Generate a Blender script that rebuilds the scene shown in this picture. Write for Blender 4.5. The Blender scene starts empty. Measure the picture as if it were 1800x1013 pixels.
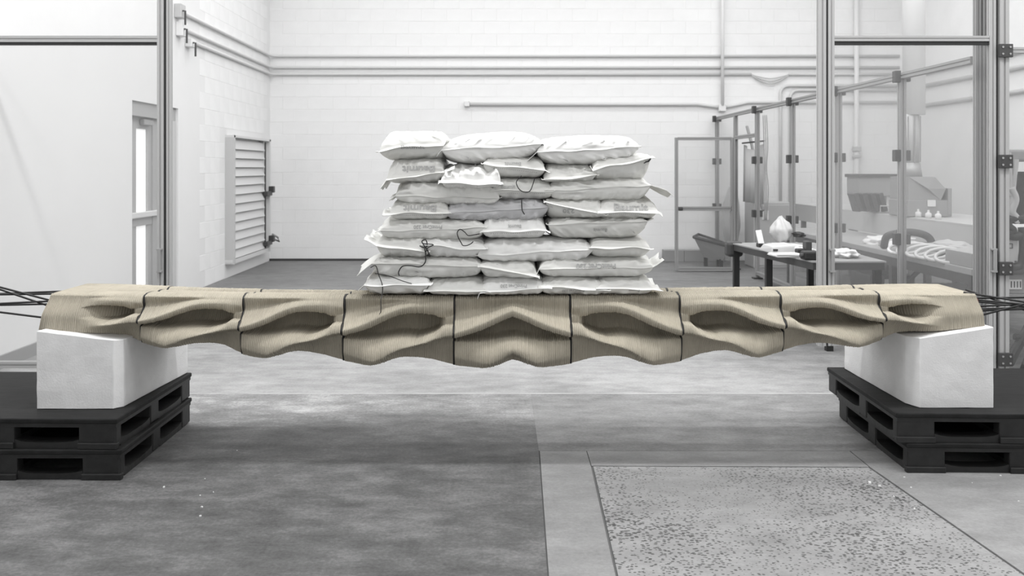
import bpy, bmesh, math, random
import numpy as np
from mathutils import Vector, Matrix, noise
from mathutils.bvhtree import BVHTree

# ------------------------------------------------------------------ camera, world, light
S = bpy.context.scene
COL = S.collection
CAMH, F = 1.49, 1600.0
cam_data = bpy.data.cameras.new('camera')
cam = bpy.data.objects.new('camera', cam_data)
COL.objects.link(cam)
cam.location = (0, 0, CAMH)
cam.rotation_euler = (math.pi/2, 0, 0)
cam_data.sensor_width = 36.0
cam_data.lens = F/1800*36
cam_data.shift_x = 20/1800
cam_data.shift_y = -(506.5-296)/1800
cam_data.clip_end = 200
cam_data.dof.use_dof = True
cam_data.dof.focus_distance = 4.65
cam_data.dof.aperture_fstop = 4.5
S.camera = cam

world = bpy.data.worlds.new('world')
S.world = world
world.use_nodes = True
bg = world.node_tree.nodes['Background']
bg.inputs[0].default_value = (1, 1, 1, 1)
bg.inputs[1].default_value = 0.85

def area(x, y, z, sx, sy, power):
    l = bpy.data.lights.new('ceiling_lamp', 'AREA')
    l.shape = 'RECTANGLE'; l.size = sx; l.size_y = sy; l.energy = power
    o = bpy.data.objects.new('ceiling_lamp', l)
    o.location = (x, y, z)
    COL.objects.link(o)
CEIL = 5.6
for y_, p_ in ((2.4, 100), (4.3, 265), (6.8, 120), (8.8, 120), (11.0, 112), (12.9, 80)):
    area(1.2, y_, CEIL-0.12, 9.0, 0.3, p_)

S.view_settings.view_transform = 'Standard'
S.view_settings.look = 'None'
S.view_settings.gamma = 1
S.view_settings.use_curve_mapping = False
S.view_settings.exposure = 0.06

def W(px, py, Y):
    return Vector(((px-880)*Y/F, Y, CAMH-(py-296)*Y/F))
def WX(px, Y): return (px-880)*Y/F
def WZ(py, Y): return CAMH-(py-296)*Y/F
def FL(px, py):
    Y = F*CAMH/(py-296)
    return ((px-880)*Y/F, Y)

# ------------------------------------------------------------------ materials
def mat(name, col, rough=0.6, metal=0.0, spec=0.5, var=0.0, vscale=8.0, bump=0.0, bscale=40.0, stretch=(1, 1, 1), detail=6):
    m = bpy.data.materials.new(name); m.use_nodes = True
    nt = m.node_tree; N = nt.nodes; L = nt.links
    b = N['Principled BSDF']
    if not isinstance(col, (tuple, list)): col = (col, col, col)
    b.inputs['Base Color'].default_value = (*col, 1)
    b.inputs['Roughness'].default_value = rough
    b.inputs['Metallic'].default_value = metal
    b.inputs['Specular IOR Level'].default_value = spec
    if var or bump:
        tc = N.new('ShaderNodeTexCoord'); mp = N.new('ShaderNodeMapping')
        mp.inputs['Scale'].default_value = stretch
        L.new(tc.outputs['Object'], mp.inputs['Vector'])
    if var:
        n = N.new('ShaderNodeTexNoise'); n.inputs['Scale'].default_value = vscale; n.inputs['Detail'].default_value = detail
        n.inputs['Roughness'].default_value = 0.65
        L.new(mp.outputs[0], n.inputs['Vector'])
        r = N.new('ShaderNodeValToRGB')
        r.color_ramp.elements[0].position = 0.3; r.color_ramp.elements[1].position = 0.7
        r.color_ramp.elements[0].color = (*[c*(1-var) for c in col], 1)
        r.color_ramp.elements[1].color = (*[min(1, c*(1+var)) for c in col], 1)
        L.new(n.outputs['Fac'], r.inputs[0]); L.new(r.outputs[0], b.inputs['Base Color'])
    if bump:
        n2 = N.new('ShaderNodeTexNoise'); n2.inputs['Scale'].default_value = bscale; n2.inputs['Detail'].default_value = 6
        L.new(mp.outputs[0], n2.inputs['Vector'])
        bp = N.new('ShaderNodeBump'); bp.inputs['Strength'].default_value = bump; bp.inputs['Distance'].default_value = 0.01
        L.new(n2.outputs['Fac'], bp.inputs['Height']); L.new(bp.outputs[0], b.inputs['Normal'])
    return m

def floor_mat(name, base, lo, hi, speck=False, shade_edge=None):
    m = bpy.data.materials.new(name); m.use_nodes = True
    nt = m.node_tree; N = nt.nodes; L = nt.links; b = N['Principled BSDF']
    b.inputs['Roughness'].default_value = 0.62; b.inputs['Specular IOR Level'].default_value = 0.35
    g = N.new('ShaderNodeNewGeometry')
    def nz(scale, detail, rough, sx=1, sy=1):
        mp = N.new('ShaderNodeMapping'); mp.inputs['Scale'].default_value = (sx, sy, 1)
        L.new(g.outputs['Position'], mp.inputs['Vector'])
        n = N.new('ShaderNodeTexNoise'); n.inputs['Scale'].default_value = scale; n.inputs['Detail'].default_value = detail; n.inputs['Roughness'].default_value = rough
        L.new(mp.outputs[0], n.inputs['Vector']); return n.outputs['Fac']
    def math_(op, a, bb):
        n = N.new('ShaderNodeMath'); n.operation = op
        for i, v in enumerate((a, bb)):
            if isinstance(v, (int, float)): n.inputs[i].default_value = v
            else: L.new(v, n.inputs[i])
        return n.outputs[0]
    a = nz(0.9, 5, 0.6, 0.7, 1.0); c = nz(7, 8, 0.72, 0.55, 1.0); d = nz(60, 5, 0.7)
    s = math_('ADD', math_('MULTIPLY', a, 0.34), math_('ADD', math_('MULTIPLY', c, 0.42), math_('MULTIPLY', d, 0.24)))
    r = N.new('ShaderNodeValToRGB')
    r.color_ramp.elements[0].position = 0.40; r.color_ramp.elements[1].position = 0.61
    r.color_ramp.elements[0].color = (lo, lo, lo, 1); r.color_ramp.elements[1].color = (hi, hi, hi, 1)
    e = r.color_ramp.elements.new(0.5); e.color = (base, base, base, 1)
    L.new(s, r.inputs[0]); out = r.outputs[0]
    if shade_edge:      # shade under the bridge painted into the colour, brightening past a wavy edge
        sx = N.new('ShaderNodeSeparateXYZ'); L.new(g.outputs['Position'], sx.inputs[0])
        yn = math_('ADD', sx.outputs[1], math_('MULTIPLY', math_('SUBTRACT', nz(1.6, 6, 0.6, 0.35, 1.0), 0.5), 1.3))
        mr = N.new('ShaderNodeMapRange'); mr.interpolation_type = 'SMOOTHSTEP'; mr.inputs[1].default_value = shade_edge[0]; mr.inputs[2].default_value = shade_edge[1]
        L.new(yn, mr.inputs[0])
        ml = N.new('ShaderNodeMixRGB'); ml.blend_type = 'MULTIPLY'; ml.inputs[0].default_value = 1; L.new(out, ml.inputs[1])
        k = math_('ADD', 1.0, math_('MULTIPLY', mr.outputs[0], shade_edge[2]-1))
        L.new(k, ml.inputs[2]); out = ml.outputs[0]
    if speck:
        v = N.new('ShaderNodeTexVoronoi'); v.inputs['Scale'].default_value = 74; v.feature = 'F1'
        wr = N.new('ShaderNodeMapping'); wr.inputs['Scale'].default_value = (0.75, 1.15, 1)
        L.new(g.outputs['Position'], wr.inputs['Vector']); L.new(wr.outputs[0], v.inputs['Vector'])
        # pebble colour by cell, pebbles worn over (covered by laitance) towards some patches
        cov = nz(1.5, 3, 0.5)
        ln = N.new('ShaderNodeMath'); ln.operation = 'LESS_THAN'
        L.new(v.outputs['Distance'], ln.inputs[0])
        thr = math_('MULTIPLY', math_('SUBTRACT', cov, 0.12), 0.92)
        L.new(thr, ln.inputs[1])
        sep = N.new('ShaderNodeSeparateColor'); L.new(v.outputs['Color'], sep.inputs[0])
        dark = math_('LESS_THAN', sep.outputs[0], 0.72)
        f = math_('MULTIPLY', ln.outputs[0], dark)
        mx = N.new('ShaderNodeMixRGB'); L.new(f, mx.inputs[0]); L.new(out, mx.inputs[1]); mx.inputs[2].default_value = (0.065, 0.065, 0.065, 1)
        out = mx.outputs[0]
    L.new(out, b.inputs['Base Color'])
    bp = N.new('ShaderNodeBump'); bp.inputs['Strength'].default_value = 0.25; bp.inputs['Distance'].default_value = 0.006
    L.new(s, bp.inputs['Height']); L.new(bp.outputs[0], b.inputs['Normal'])
    return m

def clear_mat(name, tint, gloss=0.06, dust=0.035):
    m = bpy.data.materials.new(name); m.use_nodes = True
    nt = m.node_tree; N = nt.nodes; L = nt.links
    N.remove(N['Principled BSDF'])
    t = N.new('ShaderNodeBsdfTransparent'); t.inputs[0].default_value = (tint, tint, tint, 1)
    g = N.new('ShaderNodeBsdfGlossy'); g.inputs['Roughness'].default_value = 0.12; g.inputs[0].default_value = (1, 1, 1, 1)
    mx = N.new('ShaderNodeMixShader'); mx.inputs[0].default_value = gloss
    L.new(t.outputs[0], mx.inputs[1]); L.new(g.outputs[0], mx.inputs[2])
    df = N.new('ShaderNodeBsdfDiffuse'); df.inputs[0].default_value = (.8, .8, .8, 1)      # dust film
    m2 = N.new('ShaderNodeMixShader'); m2.inputs[0].default_value = dust
    L.new(mx.outputs[0], m2.inputs[1]); L.new(df.outputs[0], m2.inputs[2])
    L.new(m2.outputs[0], N['Material Output'].inputs[0])
    return m

M = dict(
    wall=mat('white_paint', 0.86, 0.55, var=0.035, vscale=1.6, bump=0.12, bscale=60),
    plaster=mat('smooth_white_paint', 0.80, 0.5, var=0.02, vscale=1.0),
    ceil=mat('ceiling_paint', 0.8, 0.8),
    slab=floor_mat('slab_concrete', 0.108, 0.054, 0.21, shade_edge=(5.0, 5.75, 2.3)),
    slab_mid=floor_mat('middle_concrete', 0.215, 0.13, 0.32),
    slab_back=floor_mat('back_concrete', 0.20, 0.15, 0.26),
    slab_far=floor_mat('pale_concrete', 0.30, 0.21, 0.41),
    slab_light=floor_mat('light_concrete', 0.235, 0.18, 0.31),
    aggregate=floor_mat('exposed_aggregate', 0.265, 0.20, 0.34, speck=True),
    joint=mat('joint_filler', 0.12, 0.9),
    pale_joint=mat('pale_joint_filler', 0.40, 0.9, var=0.3, vscale=2.5),
    concrete=mat('printed_concrete', (0.43, 0.395, 0.325), 0.85, spec=0.2, var=0.14, vscale=5, bump=0.35, bscale=220),
    gasket=mat('black_gasket', 0.012, 0.6),
    cable=mat('black_cable', 0.012, 0.45),
    red=mat('dull_red', (0.16, 0.03, 0.035), 0.6),
    foam=mat('white_foam', 0.80, 0.8, spec=0.2, var=0.06, vscale=7, bump=0.14, bscale=120),
    pallet=mat('black_plastic', 0.017, 0.5, spec=0.4, var=0.35, vscale=14, bump=0.15, bscale=30),
    pallet_top=mat('worn_black_plastic', 0.020, 0.6, spec=0.12, var=0.35, vscale=9, stretch=(1, 5, 1)),
    alu=mat('anodised_aluminium', 0.44, 0.42, 0.1),
    alu_dark=mat('grey_aluminium', 0.33, 0.42, 0.1),
    seal=mat('black_seal', 0.02, 0.6),
    clamp=mat('dark_clamp', 0.055, 0.5),
    bolt=mat('bolt_steel', 0.5, 0.35, 0.8),
    pane=clear_mat('clear_panel', 0.95, 0.04),
    pane_fence=clear_mat('fence_clear_panel', 0.95, 0.03, 0.045),
    conduit=mat('painted_conduit', 0.66, 0.5),
    white=mat('white_enamel', 0.8, 0.4),
    grey=mat('mid_grey', 0.31, 0.5),
    ltgrey=mat('light_grey', 0.54, 0.5),
    dkgrey=mat('dark_grey', 0.05, 0.5),
    black=mat('black', 0.018, 0.5),
    steel=mat('duct_steel', 0.45, 0.4, 0.4),
    shutter=mat('shutter_white', 0.68, 0.45),
    doorgrey=mat('door_frame_grey', 0.40, 0.5),
    paper=mat('paper', 0.85, 0.7),
    card=mat('cardboard_grey', 0.36, 0.8),
    ink=mat('sack_print', (0.46, 0.46, 0.455), 0.5),
    wood=mat('bench_grey', 0.40, 0.6, var=0.1, vscale=6),
)
def bag_mat(name, col, rough):
    m = mat(name, col, rough, spec=0.45, var=0.03, vscale=6)
    nt = m.node_tree; N = nt.nodes; L = nt.links
    tc = N.new('ShaderNodeTexCoord'); hs = []
    for sc, ang, st, wt in ((7, .7, (1, 1, 2.6), 1.0), (9, -.9, (1, 1, 2.2), .7)):
        mp = N.new('ShaderNodeMapping'); mp.inputs['Rotation'].default_value = (0, ang, 0); mp.inputs['Scale'].default_value = st
        n = N.new('ShaderNodeTexNoise'); n.noise_type = 'RIDGED_MULTIFRACTAL'; n.inputs['Scale'].default_value = sc; n.inputs['Detail'].default_value = 3
        n.inputs['Distortion'].default_value = 0.4
        L.new(tc.outputs['Object'], mp.inputs[0]); L.new(mp.outputs[0], n.inputs['Vector'])
        ml = N.new('ShaderNodeMath'); ml.operation = 'MULTIPLY'; ml.inputs[1].default_value = wt; L.new(n.outputs['Fac'], ml.inputs[0]); hs.append(ml.outputs[0])
    ad = N.new('ShaderNodeMath'); L.new(hs[0], ad.inputs[0]); L.new(hs[1], ad.inputs[1])
    bp = N.new('ShaderNodeBump'); bp.inputs['Strength'].default_value = 0.8; bp.inputs['Distance'].default_value = 0.022
    L.new(ad.outputs[0], bp.inputs['Height']); L.new(bp.outputs[0], N['Principled BSDF'].inputs['Normal'])
    return m
dm = bpy.data.materials.new('daylit_glass'); dm.use_nodes = True
dm.node_tree.nodes['Principled BSDF'].inputs['Emission Color'].default_value = (1, 1, 1, 1)
dm.node_tree.nodes['Principled BSDF'].inputs['Emission Strength'].default_value = 0.6
M['daylit'] = dm
M['sack'] = bag_mat('woven_sack', (0.745, 0.745, 0.72), 0.42)
M['sack_bright'] = bag_mat('white_sack', (0.84, 0.84, 0.825), 0.4)
M['sack_grey'] = bag_mat('grey_sack', (0.58, 0.58, 0.59), 0.38)

# ------------------------------------------------------------------ helpers
class MB:
    def __init__(s): s.v = []; s.f = []
    def add(s, vs, fs):
        o = len(s.v); s.v += [tuple(v) for v in vs]; s.f += [tuple(i+o for i in f) for f in fs]; return s
    def box(s, c, d, rot=None, taper=1.0):
        x, y, z = d[0]/2, d[1]/2, d[2]/2
        vs = [Vector((sx*x*(taper if sz > 0 else 1), sy*y*(taper if sz > 0 else 1), sz*z)) for sz in (-1, 1) for sy in (-1, 1) for sx in (-1, 1)]
        if rot is not None: vs = [rot @ v for v in vs]
        c = Vector(c)
        return s.add([v+c for v in vs], [(0, 2, 3, 1), (4, 5, 7, 6), (0, 1, 5, 4), (2, 6, 7, 3), (0, 4, 6, 2), (1, 3, 7, 5)])
    def span(s, a, b):
        return s.box([(a[i]+b[i])/2 for i in range(3)], [abs(b[i]-a[i]) for i in range(3)])
    def tube(s, pts, r, n=8, cap=True):
        pts = [Vector(p) for p in pts]; base = len(s.v); rings = []
        up = None
        for i, p in enumerate(pts):
            t = (pts[min(i+1, len(pts)-1)]-pts[max(i-1, 0)]).normalized()
            if up is None: up = Vector((0, 0, 1)) if abs(t.z) < 0.9 else Vector((0, 1, 0))
            a = t.cross(up).normalized(); up = a.cross(t).normalized()
            rr = r[i] if isinstance(r, (list, tuple)) else r
            for k in range(n):
                an = 2*math.pi*k/n
                s.v.append(tuple(p+(a*math.cos(an)+up*math.sin(an))*rr))
        for i in range(len(pts)-1):
            for k in range(n):
                a0 = base+i*n+k; a1 = base+i*n+(k+1) % n
                s.f.append((a0, a1, a1+n, a0+n))
        if cap:
            s.f.append(tuple(base+k for k in range(n))[::-1]); e = base+(len(pts)-1)*n
            s.f.append(tuple(e+k for k in range(n)))
        return s
    def prism(s, poly, axis, a, b):
        """poly of 2D points extruded along axis from a to b"""
        n = len(poly)
        def mk(p, h):
            return {'x': (h, p[0], p[1]), 'y': (p[0], h, p[1]), 'z': (p[0], p[1], h)}[axis]
        return s.add([mk(p, a) for p in poly]+[mk(p, b) for p in poly],
                     [tuple(range(n))[::-1], tuple(range(n, 2*n))]+[(i, (i+1) % n, (i+1) % n+n, i+n) for i in range(n)])
    def prof(s, axis, c, a, b, size=0.05):
        """slotted extrusion: square section with a groove in each face"""
        h = size/2; g = size*0.11; d = size*0.16; q = []
        quarter = [(-h, -h), (-g, -h), (-g, -h+d), (g, -h+d), (g, -h)]
        for k in range(4):
            ca, sa = [(1, 0), (0, 1), (-1, 0), (0, -1)][k]
            q += [(x*ca-y*sa+c[0], x*sa+y*ca+c[1]) for x, y in quarter]
        return s.prism(q, axis, a, b)
    def build(s, name, m, parent=None, smooth=False, bevel=0.0, seg=2, kind=None):
        me = bpy.data.meshes.new(name); me.from_pydata(s.v, [], s.f)
        bm = bmesh.new(); bm.from_mesh(me)
        bmesh.ops.recalc_face_normals(bm, faces=bm.faces)
        if bevel:
            es = [e for e in bm.edges if len(e.link_faces) == 2 and e.calc_face_angle(0) > 0.5]
            bmesh.ops.bevel(bm, geom=es, offset=bevel, segments=seg, affect='EDGES', profile=0.5, clamp_overlap=True)
        bm.to_mesh(me); bm.free()
        me.materials.append(m)
        if smooth:
            for p in me.polygons: p.use_smooth = True
        return link(name, me, parent, kind)
def link(name, me, parent=None, kind=None):
    o = bpy.data.objects.new(name, me); COL.objects.link(o)
    if parent:
        o.parent = parent; root = parent
        while root.parent: root = root.parent
        if root.type == 'EMPTY': me.transform(Matrix.Translation(-Vector(root.location)))
    if kind: o['kind'] = kind
    return o
def thing(name, label, cat, loc, group=None):
    o = bpy.data.objects.new(name, None); o.empty_display_size = 0.05; COL.objects.link(o)
    o.location = loc; o['label'] = label; o['category'] = cat
    if group: o['group'] = group
    return o
def tag(o, label, cat, group=None):
    o['label'] = label; o['category'] = cat
    if group: o['group'] = group
    return o
def bez(pts, n=8):
    """Catmull-Rom through the points"""
    P = [Vector(p) for p in pts]; P = [P[0]*2-P[1]]+P+[P[-1]*2-P[-2]]; out = []
    for i in range(1, len(P)-2):
        for k in range(n):
            t = k/n
            out.append(0.5*((2*P[i])+(P[i+1]-P[i-1])*t+(2*P[i-1]-5*P[i]+4*P[i+1]-P[i+2])*t*t+(3*P[i]-P[i-1]-3*P[i+1]+P[i+2])*t**3))
    out.append(P[-2]); return out

# ------------------------------------------------------------------ setting
XL_, XR_, YB, YF_ = -3.72, 6.5, 14.68, -1.6
fl = MB().span((XL_-0.3, YF_, -0.2), (XR_+0.3, YB+0.3, -0.006)).build('floor', M['joint'], kind='structure')
def slab(name, poly, m, h=0.0, lab=None):
    o = MB().prism(poly, 'z', -0.02, h).build(name, m, fl)
    if lab: o['label'] = lab
    return o
Y1, Y2 = FL(900, 793)[1], FL(900, 692)[1]
g = 0.004
def ext(p, q, y):
    t = (y-p[1])/(q[1]-p[1]); return (p[0]+(q[0]-p[0])*t, y)
sa, sb = FL(950, 808), FL(965, 1013)
pa, pb = FL(1040, 820), FL(1083, 1013)
qa, qb = FL(1528, 822), FL(1785, 1000)
s1, s0 = ext(sa, sb, Y1-g), ext(sa, sb, YF_)
p0 = ext(pa, pb, 2.0); q0 = ext(qa, qb, 2.0)
xm = s1[0]-0.006
slab('concrete_slab', [(XL_, YF_), (s0[0]-0.006, YF_), (xm, Y1-g), (xm, Y2-g), (XL_, Y2-g)], M['slab'], lab='darker concrete slab in the foreground with painted-in bridge shade')
slab('concrete_slab', [(xm+0.0004, Y1+g), (XR_, Y1+g), (XR_, Y2-g), (xm+0.0004, Y2-g)], M['slab_mid'])
slab('concrete_slab', [(XL_, Y2+g), (XR_, Y2+g), (XR_, 9.3), (XL_, 9.3)], M['slab_far'], lab='paler concrete slab beyond the bridge')
slab('concrete_slab', [(XL_, 9.304), (XR_, 9.304), (XR_, YB), (XL_, YB)], M['slab_back'], lab='greyer concrete slab along the back wall')
MB().span((XL_, Y2-0.013, -0.02), (XR_, Y2+0.011, 0.0006)).build('joint_strip', M['pale_joint'], fl)
slab('concrete_strip', [s0, (p0[0], YF_), p0, (pa[0]-0.004, pa[1]+0.004), (pa[0]-0.004, s1[1]), s1], M['slab_light'], 0.001)
slab('concrete_strip', [(pa[0], pa[1]+0.006), (qa[0], qa[1]+0.006), (qa[0], Y1-g), (pa[0], Y1-g)], M['slab_light'], 0.001)
slab('concrete_strip', [(q0[0]+0.006, YF_), (XR_, YF_), (XR_, Y1-g), (qa[0]+0.006, Y1-g), (qa[0]+0.006, qa[1]), (q0[0]+0.006, 2.0)], M['slab_light'], 0.001)
slab('aggregate_panel', [(p0[0]+0.008, 2.0), (q0[0]-0.006, 2.0), (qa[0]-0.006, qa[1]-0.004), (pa[0]+0.008, pa[1]-0.004)], M['aggregate'], 0.0005, 'exposed aggregate panel with dark pebbles')

wb = MB().span((XL_-0.3, YB+0.004, -0.2), (XR_+0.3, YB+0.3, CEIL)).build('wall_back', M['wall'], kind='structure')
DY0, DY1, DZ = 9.19, 10.5, 2.18
wl = MB()
wl.span((XL_-0.3, YF_, -0.2), (XL_, DY0, CEIL)); wl.span((XL_-0.3, DY0, DZ), (XL_, DY1, CEIL)); wl.span((XL_-0.3, DY1, -0.2), (XL_, 11.25, CEIL))
wl.span((XL_-0.3, 11.25, -0.2), (XL_-0.004, YB+0.3, CEIL)); wl.span((XL_-0.3, DY0, -0.2), (XL_, DY1, -0.01))
wl = wl.build('wall_left', M['plaster'], kind='structure')
wr = MB().span((XR_, YF_, -0.2), (XR_+0.3, YB+0.3, CEIL)).build('wall_right', M['wall'], kind='structure')
MB().span((XL_-0.3, YF_, CEIL), (XR_+0.3, YB+0.3, CEIL+0.2)).build('ceiling', M['ceil'], kind='structure')

# painted concrete blocks: one shared mesh, 300 nearest to the view's middle as single parts, the rest joined
BLX, BLH = 0.4064, 0.2032
def block_geo(w, h):
    c = 0.004; t = 0.010; a, b = w/2-0.0008, h/2-0.0008
    vs = [(-a, 0, -b), (a, 0, -b), (a, 0, b), (-a, 0, b), (-a+c, -0.0022, -b+c), (a-c, -0.0022, -b+c), (a-c, -0.0022, b-c), (-a+c, -0.0022, b-c)]
    return vs, [(4, 5, 6, 7), (0, 1, 5, 4), (1, 2, 6, 5), (2, 3, 7, 6), (3, 0, 4, 7)]
bv, bf = block_geo(BLX, BLH)
block_me = bpy.data.meshes.new('block'); block_me.from_pydata(bv, [], bf); block_me.materials.append(M['wall'])
rng = random.Random(4)
cells = []
for r in range(27):
    z = (r+0.5)*BLH
    if z+BLH/2 > CEIL: break
    off = 0 if r % 2 else BLX/2
    for k in range(27):
        x = XL_+off+(k+0.5)*BLX
        if x+BLX/2 > XR_ or x-BLX/2 < XL_-0.001: continue
        cells.append((abs(x-0.2)+1.2*abs(z-2.7) + (9 if z > 4.3 else 0), x, z))
cells.sort()
rest = MB()
for i, (_, x, z) in enumerate(cells):
    y = YB+0.004-rng.random()*0.0012
    if i < 300:
        o = bpy.data.objects.new('block', block_me); COL.objects.link(o); o.parent = wb; o.location = (x, y, z)
    else:
        rest.add([(a+x, b+y, c+z) for a, b, c in bv], bf)
rest.build('far_blocks', M['wall'], wb, kind='stuff')
VY0, VY1, VZ0, VZ1 = 12.30, 14.26, 0.19, 1.94
bvl = [(-b, a, c) for a, b, c in bv]
bl_me = bpy.data.meshes.new('side_block'); bl_me.from_pydata(bvl, [], [f[::-1] for f in bf]); bl_me.materials.append(M['wall'])
for r in range(24):
    z = (r+0.5)*BLH
    for k in range(9):
        y = 11.25+(0 if r % 2 else BLX/2)+(k+0.5)*BLX
        if y+BLX/2 > YB or z > 4.6: continue
        if y+BLX/2 > VY0 and y-BLX/2 < VY1 and z+BLH/2 > VZ0 and z-BLH/2 < VZ1: continue
        o = bpy.data.objects.new('block', bl_me); COL.objects.link(o); o.parent = wl; o.location = (XL_-0.004+rng.random()*0.0008, y, z)
rr = MB()
for r in range(24):
    for k in range(22):
        y = 5.6+(0 if r % 2 else BLX/2)+(k+0.5)*BLX; z = (r+0.5)*BLH
        if y+BLX/2 > YB: continue
        rr.add([(XR_+b+0.002, y+a, z+c) for a, b, c in bv], bf)
rr.build('far_blocks', M['wall'], wr, kind='stuff')
MB().span((XL_, YF_, 0.0), (XL_+0.02, DY0, 0.10)).build('baseboard_left', M['grey'], kind='structure')
MB().span((XL_, YB-0.035, 0.0), (3.3, YB-0.012, 0.035)).build('baseboard_back', M['dkgrey'], kind='structure')

# glazed door in the left wall
d1 = bpy.data.objects.new('door_1', None); COL.objects.link(d1); d1['kind'] = 'structure'; d1.location = (XL_-0.12, (DY0+DY1)/2, 0)
XD = XL_-0.12
MB().span((XD-0.06, DY0, DZ-0.15), (XL_-0.03, DY1, DZ)).build('door_header', M['doorgrey'], d1, bevel=0.004)
YA, YC = 9.95, 10.18
MB().span((XD-0.06, YA, 0), (XD+0.04, YC, DZ-0.15)).build('door_jamb', M['doorgrey'], d1, bevel=0.004)
MB().span((XD-0.06, YC, 0), (XL_-0.02, DY1, DZ-0.15)).build('door_casing', M['ltgrey'], d1, bevel=0.004)
MB().span((XD-0.06, DY0, 0), (XD+0.06, DY0+0.05, DZ-0.15)).build('door_jamb', M['doorgrey'], d1, bevel=0.004)
lf = MB(); y0_, y1_ = DY0+0.05, YA
lf.span((XD-0.03, y0_, 0), (XD+0.02, 9.54, DZ-0.15)); lf.span((XD-0.03, 9.86, 0), (XD+0.02, y1_, DZ-0.15))
lf.span((XD-0.03, 9.54, DZ-0.27), (XD+0.02, 9.86, DZ-0.15)); lf.span((XD-0.03, 9.54, 0), (XD+0.02, 9.86, 0.2))
lf = lf.build('door_leaf', M['doorgrey'], d1)
MB().span((XD-0.03, y0_, 0.88), (XD+0.03, y1_, 1.0)).build('middle_rail', M['doorgrey'], lf, bevel=0.004)
MB().span((XD+0.03, y0_, 0.97), (XD+0.075, YC-0.03, 1.03)).build('push_bar', M['shutter'], lf, bevel=0.008)
MB().span((XD-0.012, 9.535, 1.0), (XD-0.006, 9.865, DZ-0.26)).build('door_pane', M['daylit'], lf)
MB().span((XD-0.012, 9.535, 0.195), (XD-0.006, 9.865, 0.88)).build('door_pane', M['daylit'], lf)
MB().box((XD+0.05, 9.75, DZ-0.20), (0.05, 0.26, 0.06)).build('door_closer', M['grey'], lf, bevel=0.008)

# louvred shutter on the left wall
t = thing('louvre_shutter', 'white louvred wall shutter in a box frame near the back left corner', 'shutter', (XL_, (VY0+VY1)/2, VZ0))
px_ = XL_+0.12
MB().span((XL_-0.05, VY0, VZ0), (px_, VY0+0.06, VZ1)).build('frame_side', M['ltgrey'], t)
MB().span((XL_-0.05, VY1-0.06, VZ0), (px_, VY1, VZ1)).build('frame_side', M['shutter'], t)
MB().span((XL_-0.05, VY0, VZ1-0.03), (px_, VY1, VZ1)).build('frame_top', M['shutter'], t)
MB().span((XL_-0.05, VY0, VZ0), (px_-0.02, VY1, VZ0+0.06)).build('frame_sill', M['shutter'], t)
MB().span((XL_-0.06, VY0, VZ0), (XL_-0.03, VY1, VZ1)).build('back_panel', M['grey'], t)
ns = 13
for i in range(ns):
    z = VZ0+0.07+(i+0.5)*(VZ1-VZ0-0.13)/ns
    hh = (VZ1-VZ0-0.13)/ns
    MB().prism([(XL_+0.085, z-hh*0.52), (XL_+0.10, z-hh*0.5), (XL_+0.055, z+hh*0.5), (XL_+0.04, z+hh*0.5)], 'y', VY0+0.06, VY1-0.22).build('slat', M['shutter'], t)
MB().span((XL_, VY1-0.22, VZ0+0.06), (XL_+0.06, VY1-0.06, VZ1-0.03)).build('inner_jamb', M['ltgrey'], t)
MB().tube([(XL_+0.1, VY1-0.26, VZ0+0.07), (XL_+0.1, VY1-0.26, VZ1-0.05)], 0.012).build('linkage_rod', M['dkgrey'], t)
for z, r_ in ((1.10, 0.07), (0.33, 0.06)):
    mb = MB().box((XL_+0.12, VY1-0.18, z), (0.07, 0.30, r_)); mb.box((XL_+0.14, VY1-0.02, z+0.06), (0.08, 0.10, 0.10)); mb.build('latch', M['clamp'], t, bevel=0.01)
MB().tube([(XL_+0.16, VY1-0.05, 0.46), (XL_+0.2, VY1+0.12, 0.40), (XL_+0.2, VY1+0.2, 0.33), (XL_+0.16, VY1+0.02, 0.38)], 0.016).build('lever', M['grey'], t, smooth=True)

# conduits
def conduit(name, pts, r, lab, n=8, m='conduit', cat='conduit', group=None):
    o = MB().tube(pts, r, n).build(name, M[m], smooth=True); tag(o, lab, cat, group); return o
R_ = 0.023
def corner_run(z, yl, xr, right=None):
    x0 = XL_+0.028; yb = YB-0.03
    pts = [(x0, yl, z), (x0, yb-0.12, z), (x0+0.02, yb-0.05, z), (x0+0.05, yb-0.02, z), (x0+0.12, yb, z), (xr, yb, z)]
    if right: pts += right
    return pts
zs = [WZ(99, YB), WZ(119, YB), WZ(131, YB)]
G_ = 'wall conduits turning the back left corner'
conduit('conduit', corner_run(zs[0], 10.5, 6.42), R_, 'topmost of three white conduits turning the back left corner', group=G_)
conduit('conduit', corner_run(zs[1], 10.55, 6.42), R_, 'middle of three white conduits turning the back left corner', group=G_)
xg = WX(1320, YB); xh = WX(1385, YB)
conduit('conduit', corner_run(zs[2], 10.8, xg), R_, 'lowest of three white conduits turning the back left corner', group=G_)
conduit('conduit', [(xh, YB-0.03, zs[2]), (6.42, YB-0.03, zs[2])], R_, 'short white conduit right of the drooping loose cables')
for k in range(3):
    dr = 0.16-0.045*k
    o = MB().tube(bez([(xg-0.02, YB-0.03, zs[2]), (xg+0.12, YB-0.04, zs[2]-dr*0.6), ((xg+xh)/2, YB-0.05, zs[2]-dr), (xh-0.12, YB-0.04, zs[2]-dr*0.6), (xh+0.02, YB-0.03, zs[2])]), 0.009, 6).build('loose_cable', M['ltgrey'], smooth=True)
    tag(o, ['lowest drooping loose cable between two wall conduits', 'middle drooping loose cable between two wall conduits', 'topmost drooping loose cable between two wall conduits'][k], 'cable', 'loose cables between the wall conduits')
zl = WZ(183.5, YB)
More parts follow.
